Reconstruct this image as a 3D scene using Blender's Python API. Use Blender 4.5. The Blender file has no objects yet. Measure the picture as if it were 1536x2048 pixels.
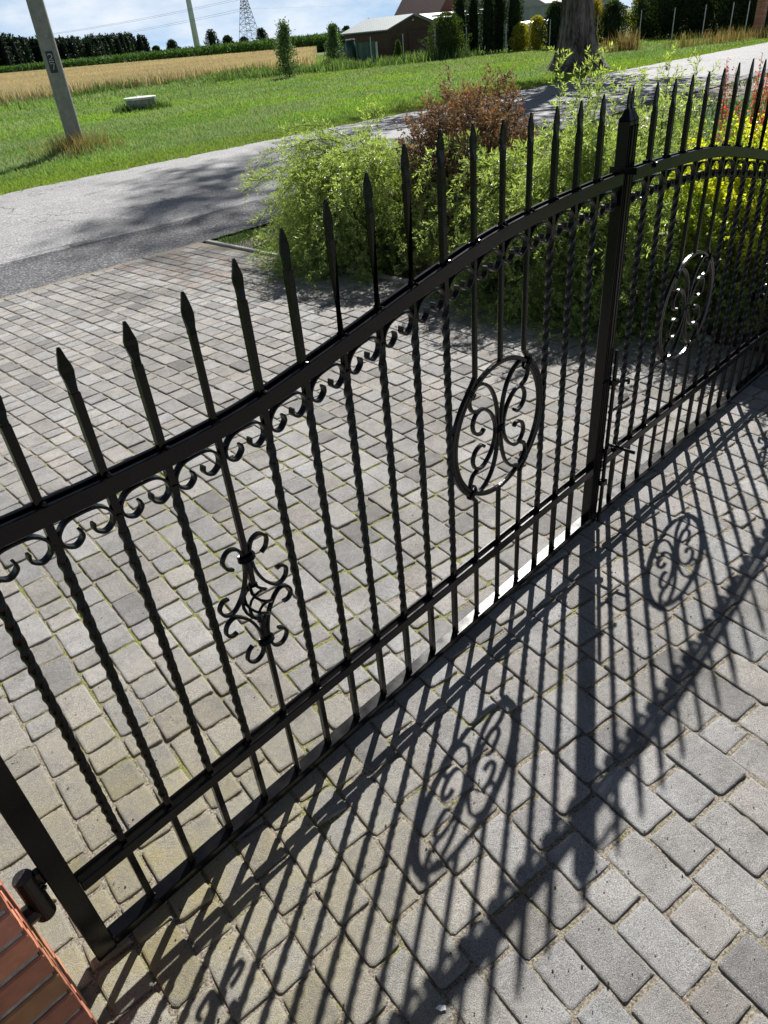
import bpy, math, numpy as np
from mathutils import Vector, Matrix
rng = np.random.default_rng(7)
col = bpy.context.scene.collection
S = bpy.context.scene
PI = math.pi
R = math.radians

# ------------------------------------------------------------------ helpers
class MB:
    """collects vertices, faces and a per-vertex colour"""
    def __init__(s): s.v = []; s.f = []; s.c = []; s.n = 0; s.sm = False
    def add(s, v, f, c=None):
        v = np.asarray(v, float).reshape(-1, 3)
        f = [np.asarray(x) + s.n for x in f] if isinstance(f, list) else f + s.n
        s.v.append(v); s.f.append(f); s.n += len(v)
        if c is None: c = (1, 1, 1)
        c = np.asarray(c, float)
        s.c.append(np.broadcast_to(c, (len(v), 3)))
        return s
    def box(s, x0, x1, y0, y1, z0, z1, c=None):
        v = [(x, y, z) for z in (z0, z1) for y in (y0, y1) for x in (x0, x1)]
        return s.add(v, [(0,2,3,1),(4,5,7,6),(0,1,5,4),(2,6,7,3),(0,4,6,2),(1,3,7,5)], c)
    def tube(s, pts, r, n=6, c=None, cap=True):
        pts = np.asarray(pts, float); m = len(pts)
        r = np.broadcast_to(np.asarray(r, float), (m,))
        t = np.gradient(pts, axis=0); t /= np.linalg.norm(t, axis=1)[:, None] + 1e-12
        a = np.where(np.abs(t[:, 2:3]) > .9, [[1., 0, 0]], [[0, 0, 1.]])
        if np.abs(t[:, 2]).max() > .9 and np.abs(t[:, 2]).min() < .9: a = np.tile([[0.31, .95, .02]], (m, 1))
        u = np.cross(t, a); u /= np.linalg.norm(u, axis=1)[:, None]
        w = np.cross(t, u)
        k = np.arange(n) * 2 * PI / n
        V = pts[:, None] + r[:, None, None] * (np.cos(k)[None, :, None] * u[:, None] + np.sin(k)[None, :, None] * w[:, None])
        F = grid_faces(m, n, True)
        s.add(V, F, c)
        if cap: s.f[-1] = [*map(tuple, s.f[-1])] + [tuple(range(s.n - m*n, s.n - m*n + n))[::-1], tuple(range(s.n - n, s.n))]
        return s
    def build(s, name, mat, parent=None, smooth=False):
        v = np.concatenate(s.v); c = np.concatenate(s.c)
        me = bpy.data.meshes.new(name)
        loops = []; tot = []
        for f in s.f:
            if isinstance(f, np.ndarray): loops.append(f.ravel()); tot.append(np.full(len(f), f.shape[1]))
            else:
                loops.append(np.fromiter((i for q in f for i in q), int)); tot.append(np.array([len(q) for q in f]))
        loops = np.concatenate(loops); tot = np.concatenate(tot)
        me.vertices.add(len(v)); me.vertices.foreach_set('co', v.ravel().astype(np.float32))
        me.loops.add(len(loops)); me.loops.foreach_set('vertex_index', loops.astype(np.int32))
        me.polygons.add(len(tot)); me.polygons.foreach_set('loop_start', np.concatenate([[0], np.cumsum(tot)[:-1]]).astype(np.int32))
        me.polygons.foreach_set('loop_total', tot.astype(np.int32))
        if smooth: me.polygons.foreach_set('use_smooth', np.ones(len(tot), bool))
        else: me.polygons.foreach_set('use_smooth', np.zeros(len(tot), bool))
        at = me.color_attributes.new('tint', 'FLOAT_COLOR', 'POINT')
        at.data.foreach_set('color', np.c_[c, np.ones(len(c))].ravel().astype(np.float32))
        me.update(calc_edges=True); me.validate()
        me.materials.append(mat)
        o = bpy.data.objects.new(name, me); col.objects.link(o)
        if parent: o.parent = parent
        return o
def grid_faces(m, n, wrap=False):
    i, j = np.meshgrid(np.arange(m - 1), np.arange(n if wrap else n - 1), indexing='ij')
    j2 = (j + 1) % n
    return np.stack([i*n + j, i*n + j2, (i+1)*n + j2, (i+1)*n + j], -1).reshape(-1, 4)
def tag(o, label=None, cat=None, group=None, kind=None):
    if label: o['label'] = label
    if cat: o['category'] = cat
    if group: o['group'] = group
    if kind: o['kind'] = kind
    return o
def empty(name, loc=(0, 0, 0), rz=0.):
    o = bpy.data.objects.new(name, None); o.location = loc; o.rotation_euler = (0, 0, rz); o.empty_display_size = .1
    col.objects.link(o); return o
def copy_tree(o, parent=None):
    c = o.copy(); col.objects.link(c); c.parent = parent
    for ch in list(o.children): copy_tree(ch, c)
    return c
def smooth_path(p, n=8):
    p = np.asarray(p, float); out = []
    q = np.vstack([2*p[0]-p[1], p, 2*p[-1]-p[-2]])
    for i in range(1, len(q)-2):
        a, b, c, d = q[i-1], q[i], q[i+1], q[i+2]
        for t in np.arange(n)/n:
            out.append(.5*((2*b) + (-a+c)*t + (2*a-5*b+4*c-d)*t*t + (-a+3*b-3*c+d)*t**3))
    out.append(p[-1]); return np.array(out)
def ss(a, b, x):
    t = np.clip((x - a) / (b - a), 0, 1); return t*t*(3-2*t)

# ------------------------------------------------------------------ materials
def mat(name):
    m = bpy.data.materials.new(name); m.use_nodes = True
    nt = m.node_tree; return m, nt, nt.nodes['Principled BSDF']
def N(nt, typ, **k):
    n = nt.nodes.new(typ)
    for a, b in k.items():
        if a in ('ins',):
            for x, y in b.items():
                if hasattr(y, 'links') or isinstance(y, bpy.types.NodeSocket): nt.links.new(y, n.inputs[x])
                else: n.inputs[x].default_value = y
        else: setattr(n, a, b)
    return n
def ramp(nt, fac, stops):
    r = nt.nodes.new('ShaderNodeValToRGB'); e = r.color_ramp.elements
    while len(e) < len(stops): e.new(.5)
    for x, (p, c) in zip(e, stops): x.position = p; x.color = (*c, 1) if len(c) == 3 else c
    nt.links.new(fac, r.inputs[0]); return r.outputs[0]
def g3(v): return (v, v, v)
def noise(nt, scale, detail=3, rough=.5, vec=None):
    n = N(nt, 'ShaderNodeTexNoise', ins={'Scale': scale, 'Detail': detail, 'Roughness': rough})
    if vec is None:
        ge = nt.nodes.get('geo') or nt.nodes.new('ShaderNodeNewGeometry'); ge.name = 'geo'; vec = ge.outputs['Position']
    nt.links.new(vec, n.inputs['Vector']); return n.outputs[0]
def mixc(nt, fac, a, b, mode='MIX'):
    m = nt.nodes.new('ShaderNodeMix'); m.data_type = 'RGBA'; m.blend_type = mode
    for i, x in ((0, fac), (6, a), (7, b)):
        if isinstance(x, bpy.types.NodeSocket): nt.links.new(x, m.inputs[i])
        else: m.inputs[i].default_value = x if i == 0 else (*x, 1)
    return m.outputs[2]
def math_(nt, op, a, b=0., clamp=False):
    m = nt.nodes.new('ShaderNodeMath'); m.operation = op; m.use_clamp = clamp
    for i, x in ((0, a), (1, b)):
        if isinstance(x, bpy.types.NodeSocket): nt.links.new(x, m.inputs[i])
        else: m.inputs[i].default_value = x
    return m.outputs[0]
def bump(nt, bsdf, h, strength=.3, dist=.01):
    b = N(nt, 'ShaderNodeBump', ins={'Strength': strength, 'Distance': dist, 'Height': h})
    nt.links.new(b.outputs[0], bsdf.inputs['Normal'])
def tint(nt): return N(nt, 'ShaderNodeAttribute', attribute_name='tint').outputs['Color']
def simple(name, c, rough=.6, var=.15, scale=8., metal=0., bmp=None):
    m, nt, b = mat(name)
    n = noise(nt, scale, 5, .6)
    lo = tuple(x*(1-var) for x in c); hi = tuple(min(1, x*(1+var)) for x in c)
    nt.links.new(ramp(nt, n, [(.3, lo), (.7, hi)]), b.inputs['Base Color'])
    b.inputs['Roughness'].default_value = rough; b.inputs['Metallic'].default_value = metal
    if bmp: bump(nt, b, noise(nt, bmp[0], 4, .6), bmp[1], bmp[2])
    return m
def leafmat(name, trans=.45, rough=.45, spec=.4, tc=(1.15, 1.25, .60)):
    m, nt, b = mat(name)
    t = tint(nt)
    nt.links.new(t, b.inputs['Base Color']); b.inputs['Roughness'].default_value = rough
    b.inputs['Specular IOR Level'].default_value = spec
    tr = N(nt, 'ShaderNodeBsdfTranslucent'); nt.links.new(mixc(nt, 1., t, tc, 'MULTIPLY'), tr.inputs[0])
    mx = N(nt, 'ShaderNodeMixShader', ins={0: trans}); nt.links.new(b.outputs[0], mx.inputs[1]); nt.links.new(tr.outputs[0], mx.inputs[2])
    nt.links.new(mx.outputs[0], nt.nodes['Material Output'].inputs[0]); return m
def tinted(name, rough=.8, bmp=None, spec=.3):
    m, nt, b = mat(name); nt.links.new(tint(nt), b.inputs['Base Color']); b.inputs['Roughness'].default_value = rough
    b.inputs['Specular IOR Level'].default_value = spec
    if bmp: bump(nt, b, noise(nt, *bmp[0]), bmp[1], bmp[2])
    return m

def paint():
    m, nt, b = mat('black_gloss_paint')
    b.inputs['Base Color'].default_value = (.002, .002, .0024, 1)
    n1 = noise(nt, 60, 3); n2 = noise(nt, 350, 2)
    nt.links.new(ramp(nt, n1, [(.3, g3(.10)), (.7, g3(.30))]), b.inputs['Roughness'])
    b.inputs['Specular IOR Level'].default_value = .24
    h = math_(nt, 'ADD', math_(nt, 'MULTIPLY', n1, 1.), math_(nt, 'MULTIPLY', n2, .35))
    bump(nt, b, h, .35, .0022)
    return m
def paint_flat():
    m, nt, b = mat('black_gloss_paint_flat')
    b.inputs['Base Color'].default_value = (.0018, .0018, .0024, 1)
    n1 = noise(nt, 22, 3); n2 = noise(nt, 260, 2)
    nt.links.new(ramp(nt, n1, [(.3, g3(.19)), (.7, g3(.27))]), b.inputs['Roughness'])
    b.inputs['Specular IOR Level'].default_value = .26
    bump(nt, b, math_(nt, 'ADD', n1, math_(nt, 'MULTIPLY', n2, .25)), .16, .0015)
    return m
PAINT = paint(); PFLAT = paint_flat()
DPAINT = simple('dull_black_paint', (.007, .007, .0075), .35, .3, 90, 0, (250, .6, .002))

def paver_mat():
    m, nt, b = mat('concrete_paver')
    t = tint(nt)
    n1 = noise(nt, 6, 6, .7); n2 = noise(nt, 380, 3, .75); n3 = noise(nt, 60, 4, .6)
    c = mixc(nt, 1., t, ramp(nt, n1, [(.28, (.70, .69, .67)), (.5, (1., .99, .97)), (.72, (1.16, 1.15, 1.14))]), 'MULTIPLY')
    c = mixc(nt, 1., c, ramp(nt, n2, [(.32, g3(.45)), (.5, g3(1.0)), (.68, g3(1.6))]), 'MULTIPLY')
    c = mixc(nt, 1., c, ramp(nt, n3, [(.3, g3(.88)), (.7, g3(1.1))]), 'MULTIPLY')
    c = mixc(nt, 1., c, ramp(nt, noise(nt, 1.1, 4, .6), [(.35, (.86, .85, .83)), (.6, (1.04, 1.04, 1.04))]), 'MULTIPLY')
    ge = nt.nodes['geo']
    vo = N(nt, 'ShaderNodeTexVoronoi', ins={'Scale': 210.}); nt.links.new(ge.outputs['Position'], vo.inputs['Vector'])
    sel = N(nt, 'ShaderNodeTexVoronoi', ins={'Scale': 210.}); nt.links.new(ge.outputs['Position'], sel.inputs['Vector'])
    cs = N(nt, 'ShaderNodeSeparateColor'); nt.links.new(sel.outputs['Color'], cs.inputs[0])
    speck = math_(nt, 'MULTIPLY', math_(nt, 'LESS_THAN', vo.outputs['Distance'], .24), math_(nt, 'GREATER_THAN', cs.outputs[0], .91))
    c = mixc(nt, math_(nt, 'MULTIPLY', speck, .8), c, (.60, .58, .54))
    pore = math_(nt, 'MULTIPLY', math_(nt, 'LESS_THAN', vo.outputs['Distance'], .22), math_(nt, 'LESS_THAN', cs.outputs[1], .12))
    c = mixc(nt, pore, c, (.05, .047, .04))
    # yellow lichen stain near the left pillar, faint elsewhere
    sx = N(nt, 'ShaderNodeSeparateXYZ'); nt.links.new(ge.outputs['Position'], sx.inputs[0])
    dx = math_(nt, 'MULTIPLY', math_(nt, 'ADD', sx.outputs[0], -.12), 1.); dy = math_(nt, 'MULTIPLY', math_(nt, 'ADD', sx.outputs[1], -.0), .8)
    d = math_(nt, 'SQRT', math_(nt, 'ADD', math_(nt, 'MULTIPLY', dx, dx), math_(nt, 'MULTIPLY', dy, dy)))
    mk = math_(nt, 'SUBTRACT', 1., math_(nt, 'DIVIDE', d, .85), True)
    mk = math_(nt, 'MULTIPLY', mk, ramp(nt, n1, [(.32, g3(0)), (.60, g3(1))]))
    c = mixc(nt, math_(nt, 'MULTIPLY', mk, .75), c, (.33, .28, .10))
    nt.links.new(c, b.inputs['Base Color']); b.inputs['Roughness'].default_value = .85; b.inputs['Specular IOR Level'].default_value = .25
    h = math_(nt, 'ADD', n2, math_(nt, 'MULTIPLY', n3, .7)); bump(nt, b, h, 1., .005)
    return m
def joint_mat():
    m, nt, b = mat('joint_sand_and_moss')
    n = noise(nt, 160, 4, .7); n1 = noise(nt, 5, 3, .5); n2 = noise(nt, 45, 3, .6)
    sand = ramp(nt, n, [(.30, (.05, .042, .033)), (.47, (.22, .19, .145)), (.68, (.48, .43, .35))])
    moss = ramp(nt, n, [(.3, (.055, .065, .012)), (.7, (.34, .34, .08))])
    ge = nt.nodes['geo']; sx = N(nt, 'ShaderNodeSeparateXYZ'); nt.links.new(ge.outputs['Position'], sx.inputs[0])
    dx = math_(nt, 'MULTIPLY', math_(nt, 'ADD', sx.outputs[0], -1.3), .5); dy = math_(nt, 'MULTIPLY', math_(nt, 'ADD', sx.outputs[1], -1.2), .48)
    d = math_(nt, 'SQRT', math_(nt, 'ADD', math_(nt, 'MULTIPLY', dx, dx), math_(nt, 'MULTIPLY', dy, dy)))
    k = math_(nt, 'MULTIPLY', math_(nt, 'SUBTRACT', 1.15, d, True), .30)
    f = math_(nt, 'ADD', math_(nt, 'ADD', math_(nt, 'MULTIPLY', n1, .9), math_(nt, 'MULTIPLY', n2, .35)), k)
    f = ramp(nt, f, [(.76, g3(0)), (.94, g3(.95))])
    nt.links.new(mixc(nt, f, sand, moss), b.inputs['Base Color']); b.inputs['Roughness'].default_value = .95
    bump(nt, b, n, 1., .008); return m
def asphalt_mat(name, lo, hi, spk, sc=90):
    m, nt, b = mat(name)
    n = noise(nt, sc, 3, .75); n1 = noise(nt, .7, 4, .6); n2 = noise(nt, 8, 4, .6)
    c = ramp(nt, n, [(.3, lo), (.52, hi), (.7, spk)])
    c = mixc(nt, 1., c, ramp(nt, n1, [(.3, g3(.85)), (.7, g3(1.12))]), 'MULTIPLY')
    c = mixc(nt, 1., c, ramp(nt, n2, [(.3, g3(.9)), (.7, g3(1.08))]), 'MULTIPLY')
    ge = nt.nodes['geo']; nz = N(nt, 'ShaderNodeTexNoise', ins={'Scale': 1.6, 'Detail': 5.}); nt.links.new(ge.outputs['Position'], nz.inputs[0])
    vm = N(nt, 'ShaderNodeVectorMath', operation='MULTIPLY_ADD'); nt.links.new(nz.outputs['Color'], vm.inputs[0]); vm.inputs[1].default_value = (1.6, 1.6, 0); nt.links.new(ge.outputs['Position'], vm.inputs[2])
    vo = N(nt, 'ShaderNodeTexVoronoi', feature='DISTANCE_TO_EDGE', ins={'Scale': .42}); nt.links.new(vm.outputs[0], vo.inputs[0])
    ck = math_(nt, 'MULTIPLY', math_(nt, 'LESS_THAN', vo.outputs[0], .006), ramp(nt, noise(nt, .5, 2), [(.48, g3(0)), (.56, g3(.7))]))
    c = mixc(nt, ck, c, (.03, .03, .03))
    nt.links.new(c, b.inputs['Base Color']); b.inputs['Roughness'].default_value = .8; bump(nt, b, n, .8, .006); return m
def brick_mat():
    m, nt, b = mat('clinker_brick')
    t = tint(nt); n = noise(nt, 40, 4, .6); n2 = noise(nt, 300, 2)
    c = mixc(nt, 1., t, ramp(nt, n, [(.3, g3(.82)), (.7, g3(1.12))]), 'MULTIPLY')
    nt.links.new(c, b.inputs['Base Color']); b.inputs['Roughness'].default_value = .6; bump(nt, b, n2, .4, .002); return m
BRICK = brick_mat()
CONC = simple('weathered_concrete', (.33, .32, .30), .85, .2, 12, 0, (120, .5, .004))
MORTAR = simple('grey_mortar', (.33, .31, .28), .95, .4, 60, 0, (200, .8, .004))
STEEL = simple('galvanised_steel', (.45, .47, .48), .45, .1, 5, .6)
LEAF = leafmat('leaves', .55, .36, .6)
LEAFD = leafmat('dense_leaves', .25, .6, .25)
PURPLE = leafmat('purple_leaves', .30, .55, .15, (1.15, .95, .62))
GRASS = leafmat('grass_blades', .4, .6, .2, (1.05, 1.1, .6))
WOOD = simple('stem_wood', (.10, .065, .04), .8, .3, 30)
STRAW = leafmat('straw', .3, .7, .2, (1.1, 1., .6))

# ------------------------------------------------------------------ gate
P = .12; G0 = .05
ZB = [1.115, 1.112, 1.111, 1.112, 1.117, 1.131, 1.153, 1.176, 1.200, 1.224, 1.246, 1.267, 1.282, 1.292, 1.299, 1.303, 1.306]
ZT = [1.345, 1.340, 1.349, 1.355, 1.372, 1.400, 1.428, 1.457, 1.486, 1.522, 1.534, 1.531, 1.524, 1.525, 1.526, 1.526, 1.528]
_k = np.arange(-1, 20)
_z = np.r_[1.116, 1.116, ZB, 1.307, 1.307]
def zrail(x): return np.interp(x / P, _k, _z) if False else _sm(x)
_xs = np.linspace(-.12, 2.3, 243); _zs = np.interp(_xs / P, _k, _z)
_zs = np.convolve(np.pad(_zs, 8, 'edge'), np.hanning(19)[1:-1] / np.hanning(19)[1:-1].sum(), 'valid')
def _sm(x): return np.interp(x, _xs, _zs)

def sweep(mb, path, t, w, y0, fx, closed=False, taper_end=False):
    """rectangular section t (in the x-z plane) by w (in y) along an x-z path"""
    p = np.asarray(path, float)
    d = np.gradient(p, axis=0) if not closed else (np.roll(p, -1, 0) - np.roll(p, 1, 0))
    d /= np.linalg.norm(d, axis=1)[:, None]; nrm = np.c_[-d[:, 1], d[:, 0]]
    tt = np.full(len(p), t / 2)
    a = p + nrm * tt[:, None]; b = p - nrm * tt[:, None]
    e = min(t, w) * .16
    V = []
    for q, s in ((a, 1), (b, -1)):
        pass
    ring = [(a - nrm * e, -w/2), (a, -w/2 + e), (a, w/2 - e), (a - nrm * e, w/2), (b + nrm * e, w/2), (b, w/2 - e), (b, -w/2 + e), (b + nrm * e, -w/2)]
    V = np.stack([np.c_[fx(q[:, 0]), np.full(len(q), y0 + yy), q[:, 1]] for q, yy in ring], 1)
    m = len(p)
    if closed:
        V = np.concatenate([V, V[:1]]); F = grid_faces(m + 1, 8, True); mb.add(V, F)
    else:
        F = [tuple(x) for x in grid_faces(m, 8, True)] + [tuple(range(8)), tuple(range((m-1)*8, m*8))[::-1]]
        mb.add(V, F)
def blob(mb, x, y, z, r, seed=0):
    g = np.random.default_rng(seed + int(1e4 * (abs(x) + z)))
    n = 7; m = 5
    th = np.linspace(0, PI, m)[:, None]; ph = np.arange(n)[None] * 2 * PI / n
    rr = r * (1 + .35 * g.uniform(-1, 1, (m, n))); rr[0] = rr[0, 0]; rr[-1] = rr[-1, 0]
    V = np.stack([x + rr*np.sin(th)*np.cos(ph), y + rr*np.sin(th)*np.sin(ph), z + .7*rr*np.cos(th) + 0*ph], -1)
    mb.add(V, grid_faces(m, n, True))
def twist_bar(mb, fx, x, z0, z1, tz0, tz1, s=.0078):
    n = max(2, int((tz1 - tz0) / .0042))
    zz = np.r_[z0, np.linspace(tz0, tz1, n), z1] if tz1 > tz0 else np.array([z0, z1])
    ang = np.r_[0, np.linspace(0, round((tz1 - tz0) / .074) * PI, n), 0] if tz1 > tz0 else np.zeros(2)
    e = .93
    cx = np.array([-1, -e, e, 1, 1, e, -e, -1.]); cy = np.array([-e, -1, -1, -e, e, 1, 1, e])
    ca, sa = np.cos(ang)[:, None], np.sin(ang)[:, None]
    V = np.stack([fx(x) + s*(cx*ca - cy*sa), s*(cx*sa + cy*ca), np.repeat(zz[:, None], 8, 1)], -1)
    m = len(zz)
    mb.add(V, [tuple(q) for q in grid_faces(m, 8, True)] + [tuple(range(8))[::-1], tuple(range((m-1)*8, m*8))])
def spear(mb, fx, x, zt, L=.078, s=.0068, seed=0):
    g = np.random.default_rng(seed)
    prof = [(0, 1.0, 1.0), (.14, 1.03, .92), (.30, 1.38, .62), (.46, 1.72, .5), (.58, 1.66, .47), (.75, 1.15, .42), (.9, .68, .36), (1.0, .36, .26)]
    V = []
    for i, (t, a, b) in enumerate(prof):
        a *= 1 + g.uniform(-.05, .05); b *= 1 + g.uniform(-.1, .1); dx = g.uniform(-.0006, .0006)
        e = .8
        for cx, cy in ((-1, -e), (-e, -1), (e, -1), (1, -e), (1, e), (e, 1), (-e, 1), (-1, e)):
            V.append((fx(x) + dx + s*a*cx, s*b*cy, zt - L + L*t))
    m = len(prof)
    mb.add(V, [tuple(q) for q in grid_faces(m, 8, True)] + [tuple(range(8))[::-1], tuple(range((m-1)*8, m*8))])
CS = [(-.013, -.034), (-.012, -.049), (-.029, -.061), (-.048, -.049), (-.050, -.027), (-.031, -.007), (0, -.003), (.031, -.007), (.050, -.027), (.048, -.049), (.029, -.061), (.012, -.049), (.013, -.034)]
BIGC = [(-.112, .100), (-.136, .112), (-.147, .142), (-.136, .172), (-.108, .183), (-.072, .172), (-.036, .135), (-.014, .075), (-.007, 0)]
BIGC = BIGC + [(x, -z) for x, z in BIGC[-2::-1]]
SMC = [(-.078, .030), (-.094, .020), (-.122, .032), (-.133, .062), (-.117, .092), (-.084, .098), (-.048, .072), (-.026, .035), (-.020, 0)]
SMC = SMC + [(x, -z) for x, z in SMC[-2::-1]]
DIA = [(-.040, .118), (-.054, .128), (-.061, .150), (-.045, .169), (-.024, .166), (-.012, .146), (-.010, .108), (-.018, .070), (-.036, .034), (-.064, .008), (-.088, .014), (-.097, .036), (-.086, .052), (-.070, .052)]

def build_leaf(root, fx, mirror):
    s = -1 if mirror else 1
    def box(mb, x0, x1, y0, y1, z0, z1):
        a, b = fx(x0), fx(x1); a, b = min(a, b), max(a, b)
        # chamfered box
        e = .0025
        V = []
        for z, q in ((z0, e), (z0 + e, 0), (z1 - e, 0), (z1, e)):
            for cx, cy in ((a+q+e, y0+q), (b-q-e, y0+q), (b-q, y0+q+e), (b-q, y1-q-e), (b-q-e, y1-q), (a+q+e, y1-q), (a+q, y1-q-e), (a+q, y0+q+e)): V.append((cx, cy, z))
        mb.add(V, [tuple(q) for q in grid_faces(4, 8, True)] + [tuple(range(8))[::-1], tuple(range(24, 32))])
    mb = MB(); box(mb, -.042, .006, -.022, .022, -.032+G0, 1.24+G0)
    blob(mb, fx(.006), -.018, G0+.001, .006, 1)
    # pyramid end
    mb.build('hinge_stile', PFLAT, root)
    mb = MB(); box(mb, 2.171, 2.1985, -.0195, .0195, -.04+G0, 1.445+G0)
    V = []
    for z, x0, x1, yy in ((1.445, 2.171, 2.1985, .0195), (1.468, 2.181, 2.1985, .009), (1.476, 2.184, 2.1965, .006)):
        a, b = sorted((fx(x0), fx(x1)))
        V += [(a, -yy, z+G0), (b, -yy, z+G0), (b, yy, z+G0), (a, yy, z+G0)]
    mb.add(V, [tuple(q) for q in grid_faces(3, 4, True)] + [(8, 9, 10, 11)])
    for i in range(5): blob(mb, fx(2.190 + .004*math.sin(i*3)), .008*math.cos(i*2), 1.470+G0 - .006*i, .006, i)
    st = mb.build('meeting_stile', PFLAT, root)
    mb = MB(); spear(mb, fx, 2.190, 1.530+G0, .062, .0052, 5); mb.build('spear_tip', PAINT, st)
    # cover strips along the closing joint
    mb = MB()
    for x0, x1, y0 in ((2.176, 2.181, -.0225), (2.187, 2.196, -.0240)): box(mb, x0, x1, y0, -.0190, .0+G0, 1.432+G0)
    mb.build('cover_strip', PFLAT, st)
    # bottom rail
    mb = MB(); box(mb, .0065, 2.1705, -.020, .020, -.030+G0, 0+G0); mb.build('bottom_rail', PFLAT, root)
    # middle rail, two strips with the bars between
    mb = MB()
    for y0, y1 in ((-.0185, -.0085), (.0085, .0185)): box(mb, .0065, 2.1705, y0, y1, .213+G0, .247+G0)
    mb.build('middle_rail', PFLAT, root)
    mb = MB(); xx = np.linspace(.0065, 2.1705, 110)
    for y0 in (-.0135, .0135):
        sweep(mb, np.c_[xx, _sm(xx) - .019 + G0], .036, .010, y0, fx)
    mb.build('top_rail', PFLAT, root)
    for k in range(1, 18):
        x = k * P; zb = ZB[k-1] + G0; zt = ZT[k-1] + G0
        plain = k in (5, 12, 13, 14)
        mb = MB(); wz = G0
        if k in (12, 14):
            sg = -1 if k == 12 else 1; cx, cz = 13*P, .685 + G0; Rr = .2295
            a0 = math.asin(.172/Rr)
            arc = [(cx + sg*Rr*math.cos(a), cz + Rr*math.sin(a)) for a in np.linspace(a0, -a0, 26)]
            path = [(x, zt - .078), (x, cz + .245), (x, cz + .213), (x + sg*.006, cz+.203)] + arc + [(x + sg*.006, cz-.203), (x, cz - .213), (x, cz - .25), (x, wz)]
            sweep(mb, path, .0135, .0135, 0, fx)
        elif k == 13:
            cz = .685 + G0
            sweep(mb, [(x, zt-.078), (x, cz + .222)], .0135, .0135, 0, fx)
            m2 = MB(); sweep(m2, [(x, cz - .222), (x, wz)], .0135, .0135, 0, fx)
        elif k == 5:
            cz = .645 + G0
            sweep(mb, [(x, zt-.078), (x, cz + .045)], .0135, .0135, 0, fx)
            m2 = MB(); sweep(m2, [(x, cz - .055), (x, wz)], .0135, .0135, 0, fx)
        else:
            twist_bar(mb, fx, x, wz, zt - .078, .285 + G0, zb - .105)
        for yy in (-.012, .012):
            blob(mb, fx(x) + .005, yy, zb + .001, .0055, k)
        lo_ = m2 if k in (5, 13) else mb
        blob(lo_, fx(x) - .004, -.014, .247 + G0, .0048, k); blob(lo_, fx(x), -.007, G0 + .001, .0065, k); blob(lo_, fx(x)+.006, .002, G0 + .001, .006, k+3)
        if k in (5, 13): m2.build('lower_bar', PAINT, root)
        blob(mb, fx(x), 0, zb - .083, .0095, k+7)
        b = mb.build('plain_bar' if plain else 'twisted_bar', PAINT, root)
        mb = MB(); spear(mb, fx, x, zt, .078, .0068, 100 + k); mb.build('spear_tip', PAINT, b)
    # scrolls under the top rail
    for k in range(0, 18):
        if k == 17: x0 = 17*P + .064
        elif k == 0: x0 = .064
        else: x0 = (k + .5) * P
        z0 = float(_sm(x0)) - .045 + G0
        sl = (float(_sm(x0 + .05)) - float(_sm(x0 - .05))) / .1
        pth = smooth_path(CS, 5); sc = 1.1 if k in (17,) else 1.
        mb = MB(); sweep(mb, np.c_[x0 + pth[:, 0]*sc, z0 + pth[:, 1] + sl*pth[:, 0]], .0055, .0165, 0, fx)
        mb.build('scroll', PAINT, root)
    # ring ornament
    cx, cz = 13*P, .685 + G0
    th = np.linspace(0, 2*PI, 73)[:-1]
    mb = MB(); sweep(mb, np.c_[cx + .2165*np.cos(th), cz + .2165*np.sin(th)], .0135, .0140, 0, fx, closed=True)
    for a in (50, 130, 230, 310):
        for d in (-.006, 0, .006):
            aa = R(a) + d/.22; t2 = np.linspace(0, 2*PI, 11)
            c0 = np.array([cx + .218*math.cos(aa), cz + .218*math.sin(aa)])
            rr = np.array([math.cos(aa), math.sin(aa)])
            pts = np.c_[fx(c0[0] + rr[0]*.023*np.cos(t2)), .0105*np.sin(t2), c0[1] + rr[1]*.023*np.cos(t2)]
            mb.tube(pts, .0025, 5, cap=False)
    ring = mb.build('ring_ornament', PAINT, root)
    for sx in (-1, 1):
        for sh, nm in ((BIGC, 'large_scroll'), (SMC, 'small_scroll')):
            pth = smooth_path([(cx - sx*x, cz + z) if False else (cx + sx*x, cz + z) for x, z in sh], 5)
            mb = MB(); sweep(mb, pth, .0095, .0130, 0, fx); mb.build(nm, PAINT, ring)
    mb = MB()
    for d in (-.007, 0, .007):
        t2 = np.linspace(0, 2*PI, 13)
        mb.tube(np.c_[fx(cx + .025*np.cos(t2)), .010*np.sin(t2), np.full(13, cz + d)], .003, 5, cap=False)
    mb.build('collar', PAINT, ring)
    # basket ornament with four scrolls
    cx, cz = 5*P, .645 + G0
    mb = MB()
    for q in range(4):
        t = np.linspace(0, 1, 15); a = q*PI/2 + t*1.5*PI; r = .004 + .030*np.sin(PI*t)**.9
        pts = np.c_[fx(cx + r*np.cos(a)), r*np.sin(a), cz + .052 - .114*t]
        mb.tube(pts, .0042, 4)
    for z in (.048, -.058): blob(mb, fx(cx), 0, cz + z, .012, 3)
    bk = mb.build('basket_ornament', PAINT, root)
    for sx in (-1, 1):
        for sz in (-1, 1):
            pth = smooth_path([(cx + sx*x, cz + sz*z) for x, z in DIA], 5)
            mb = MB(); sweep(mb, pth, .0072, .012, 0, fx); mb.build('scroll', PAINT, bk)
    for zz in (.128, -.128):
        mb = MB()
        for d in (-.004, .004):
            t2 = np.linspace(0, 2*PI, 13)
            mb.tube(np.c_[fx(cx + .0185*np.cos(t2)), .0125*np.sin(t2), np.full(13, cz + zz + d)], .0045, 5, cap=False)
        mb.build('collar', PAINT, bk)
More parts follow.
